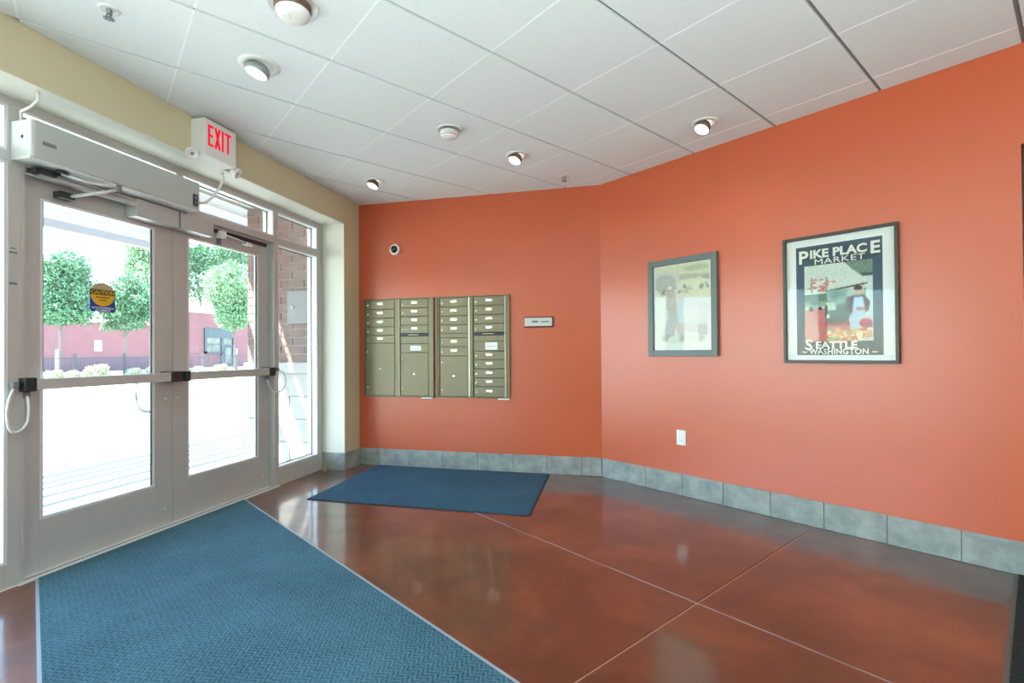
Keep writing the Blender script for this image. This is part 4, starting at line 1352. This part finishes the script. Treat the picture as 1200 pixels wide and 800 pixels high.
tree('broad tall tree above the red building roof', (-54.5, pb.y, g0), 6.0, [blob(228, 318, 30, 36, -54.5), blob(255, 300, 34, 26, -54.5), blob(215, 300, 20, 26, -54.5), blob(278, 300, 18, 24, -54.5)], M['leaf'], 22000, 0.17, 4, 0.22)
pb = at_x(-34, 274, 430)
tree('bright green tree hanging over the teal shop door', (-34, pb.y, g0), 2.9, [blob(272, 350, 22, 34, -34), blob(262, 335, 20, 26, -34), blob(284, 345, 16, 38, -34), blob(272, 372, 18, 16, -34)], M['leaf_light'], 16000, 0.11, 5)

for k, (px_, py_, w_, h_) in enumerate(((60, 434, 10, 6), (84, 435, 7, 5), (113, 430, 11, 9), (156, 436, 7, 5), (180, 433, 7, 7), (231, 436, 7, 4), (258, 434, 7, 5))):
    c_ = at_x(XT + 3.2, px_, 437)
    s_ = (c_ - Vector((0, 0, 1.16))).dot(_f) / 577.563
    me = foliage_mesh([(0, 0, h_ * s_ * 0.75, w_ * s_, w_ * s_, h_ * s_ * 0.8), (w_ * s_ * 0.3, w_ * s_ * 0.4, h_ * s_, w_ * s_ * 0.5, w_ * s_ * 0.5, h_ * s_ * 0.7)], 1400, 0.12, 20 + k)
    me.materials.append(M['leaf_dry'])
    o_ = link('shrub', me, None, (c_.x, c_.y, g0))
    tag(o_, ['pale shrub below the first young tree', 'low pale shrub beside the fence post', 'tallest pale shrub under the white sign', 'low shrub by the second tree trunk', 'pale shrub beside the meeting stile', 'low shrub under the shop window', 'pale shrub in front of the teal shop door'][k], 'shrub', 'shrubs along the fence')

XF2 = XT + 1.6
fn = thing('fence', 'low dark iron picket fence beyond the paving', 'fence', (XF2, 25, g0))
y0f, y1f = at_x(XF2, 20, 430).y, at_x(XF2, 300, 430).y
MB().box(XF2 - 0.02, XF2 + 0.02, y0f, y1f, 1.02, 1.06).build('rail', M['iron'], fn)
MB().box(XF2 - 0.02, XF2 + 0.02, y0f, y1f, 0.12, 0.16).build('rail', M['iron'], fn)
pk = MB().box(-0.009, 0.009, -0.009, 0.009, 0, 1.14)
me = bpy.data.meshes.new('picket')
pk.bm.to_mesh(me)
me.materials.append(M['iron'])
n = int((y1f - y0f) / 0.16)
for k in range(min(n, 130)):
    link('picket', me, fn, (0, y0f + k * 0.16 - 25, 0))
for px_ in (26, 87.5, 146, 238, 277):
    yk = at_x(XF2, px_, 430).y
    MB().box(XF2 - 0.06, XF2 + 0.06, yk - 0.06, yk + 0.06, g0, 1.28).build('post', M['iron'], fn)
yk = at_x(XT + 1, 66.5, 430).y
o = MB().tube([(XT + 1, yk, g0), (XT + 1, yk, 1.5)], 0.06, 10).build('bollard', M['post_white'])
tag(o, 'white bollard in front of the first young tree', 'bollard', 'white bollards outside')
yk = at_x(XT + 1, 277.5, 430).y
o = MB().tube([(XT + 1, yk, g0), (XT + 1, yk, 1.6)], 0.06, 10).build('bollard', M['post_white'])
tag(o, 'white bollard beside the teal shop door', 'bollard', 'white bollards outside')

XBL = -40.0
DB = 5.5
bd = thing('building', 'long red painted single storey shop across the lot', 'building', (XBL, 34, g0))
yA, yB = at_x(XBL, 203, 400).y, at_x(XBL, 293, 400).y
MB().box(XBL - DB, XBL, 8, yA, g0, 3.62).build('low_wing', M['bldg_red'], bd)
MB().box(XBL - DB, XBL + 0.3, yA, yB + 6, g0, 5.15).build('main_wing', M['bldg_red'], bd)
MB().box(XBL - DB, XBL + 0.45, yA - 0.1, yB + 6.1, 5.15, 5.75).build('parapet', M['bldg_cap'], bd)
MB().box(XBL - DB, XBL + 0.1, 8, yA - 0.1, 3.62, 3.75).build('parapet', M['bldg_red'], bd)
MB().box(XBL, XBL + 0.05, 8, yA, g0, 1.0).build('base_band', M['bldg_base'], bd)
q0, q1, q2 = at_x(XBL, 236, 384), at_x(XBL, 257, 412), at_x(XBL, 271, 423)
fr = MB().box(XBL + 0.3, XBL + 0.42, q0.y, q2.y, 2.85, 3.75).box(XBL + 0.3, XBL + 0.42, q0.y, q0.y + 0.25, 1.3, 2.85).box(XBL + 0.3, XBL + 0.42, q1.y - 0.15, q1.y + 0.15, g0, 2.85).box(XBL + 0.3, XBL + 0.42, q2.y - 0.2, q2.y, g0, 2.85).box(XBL + 0.3, XBL + 0.42, q0.y, q1.y, 1.3, 1.5).box(XBL + 0.3, XBL + 0.40, q1.y, q2.y, 2.05, 2.2).box(XBL + 0.3, XBL + 0.38, q0.y, q1.y, 2.15, 2.25).build('storefront', M['teal'], bd)
MB().box(XBL + 0.31, XBL + 0.33, q0.y + 0.25, q1.y - 0.15, 1.5, 2.15).build('pane', M['shop_glass'], fr)
MB().box(XBL + 0.31, XBL + 0.33, q0.y + 0.25, q1.y - 0.15, 2.25, 2.85).build('pane', M['shop_glass'], fr)
MB().box(XBL + 0.31, XBL + 0.33, q1.y + 0.15, q2.y - 0.2, 2.2, 2.85).build('pane', M['shop_glass'], fr)
dr = MB().box(XBL + 0.31, XBL + 0.35, q1.y + 0.15, q2.y - 0.2, g0, 2.05).build('shop_door', M['teal'], bd)
MB().box(XBL + 0.35, XBL + 0.37, q1.y + 0.35, q2.y - 0.4, 0.3, 1.9).build('pane', M['shop_glass'], dr)
qs = at_x(XBL, 114.5, 405)
o = MB().box(XBL + 0.002, XBL + 0.05, qs.y - 0.26, qs.y + 0.26, qs.z - 0.4, qs.z + 0.4).build('wall_sign', M['post_white'])
tag(o, 'small white sign on the red building wall', 'sign')
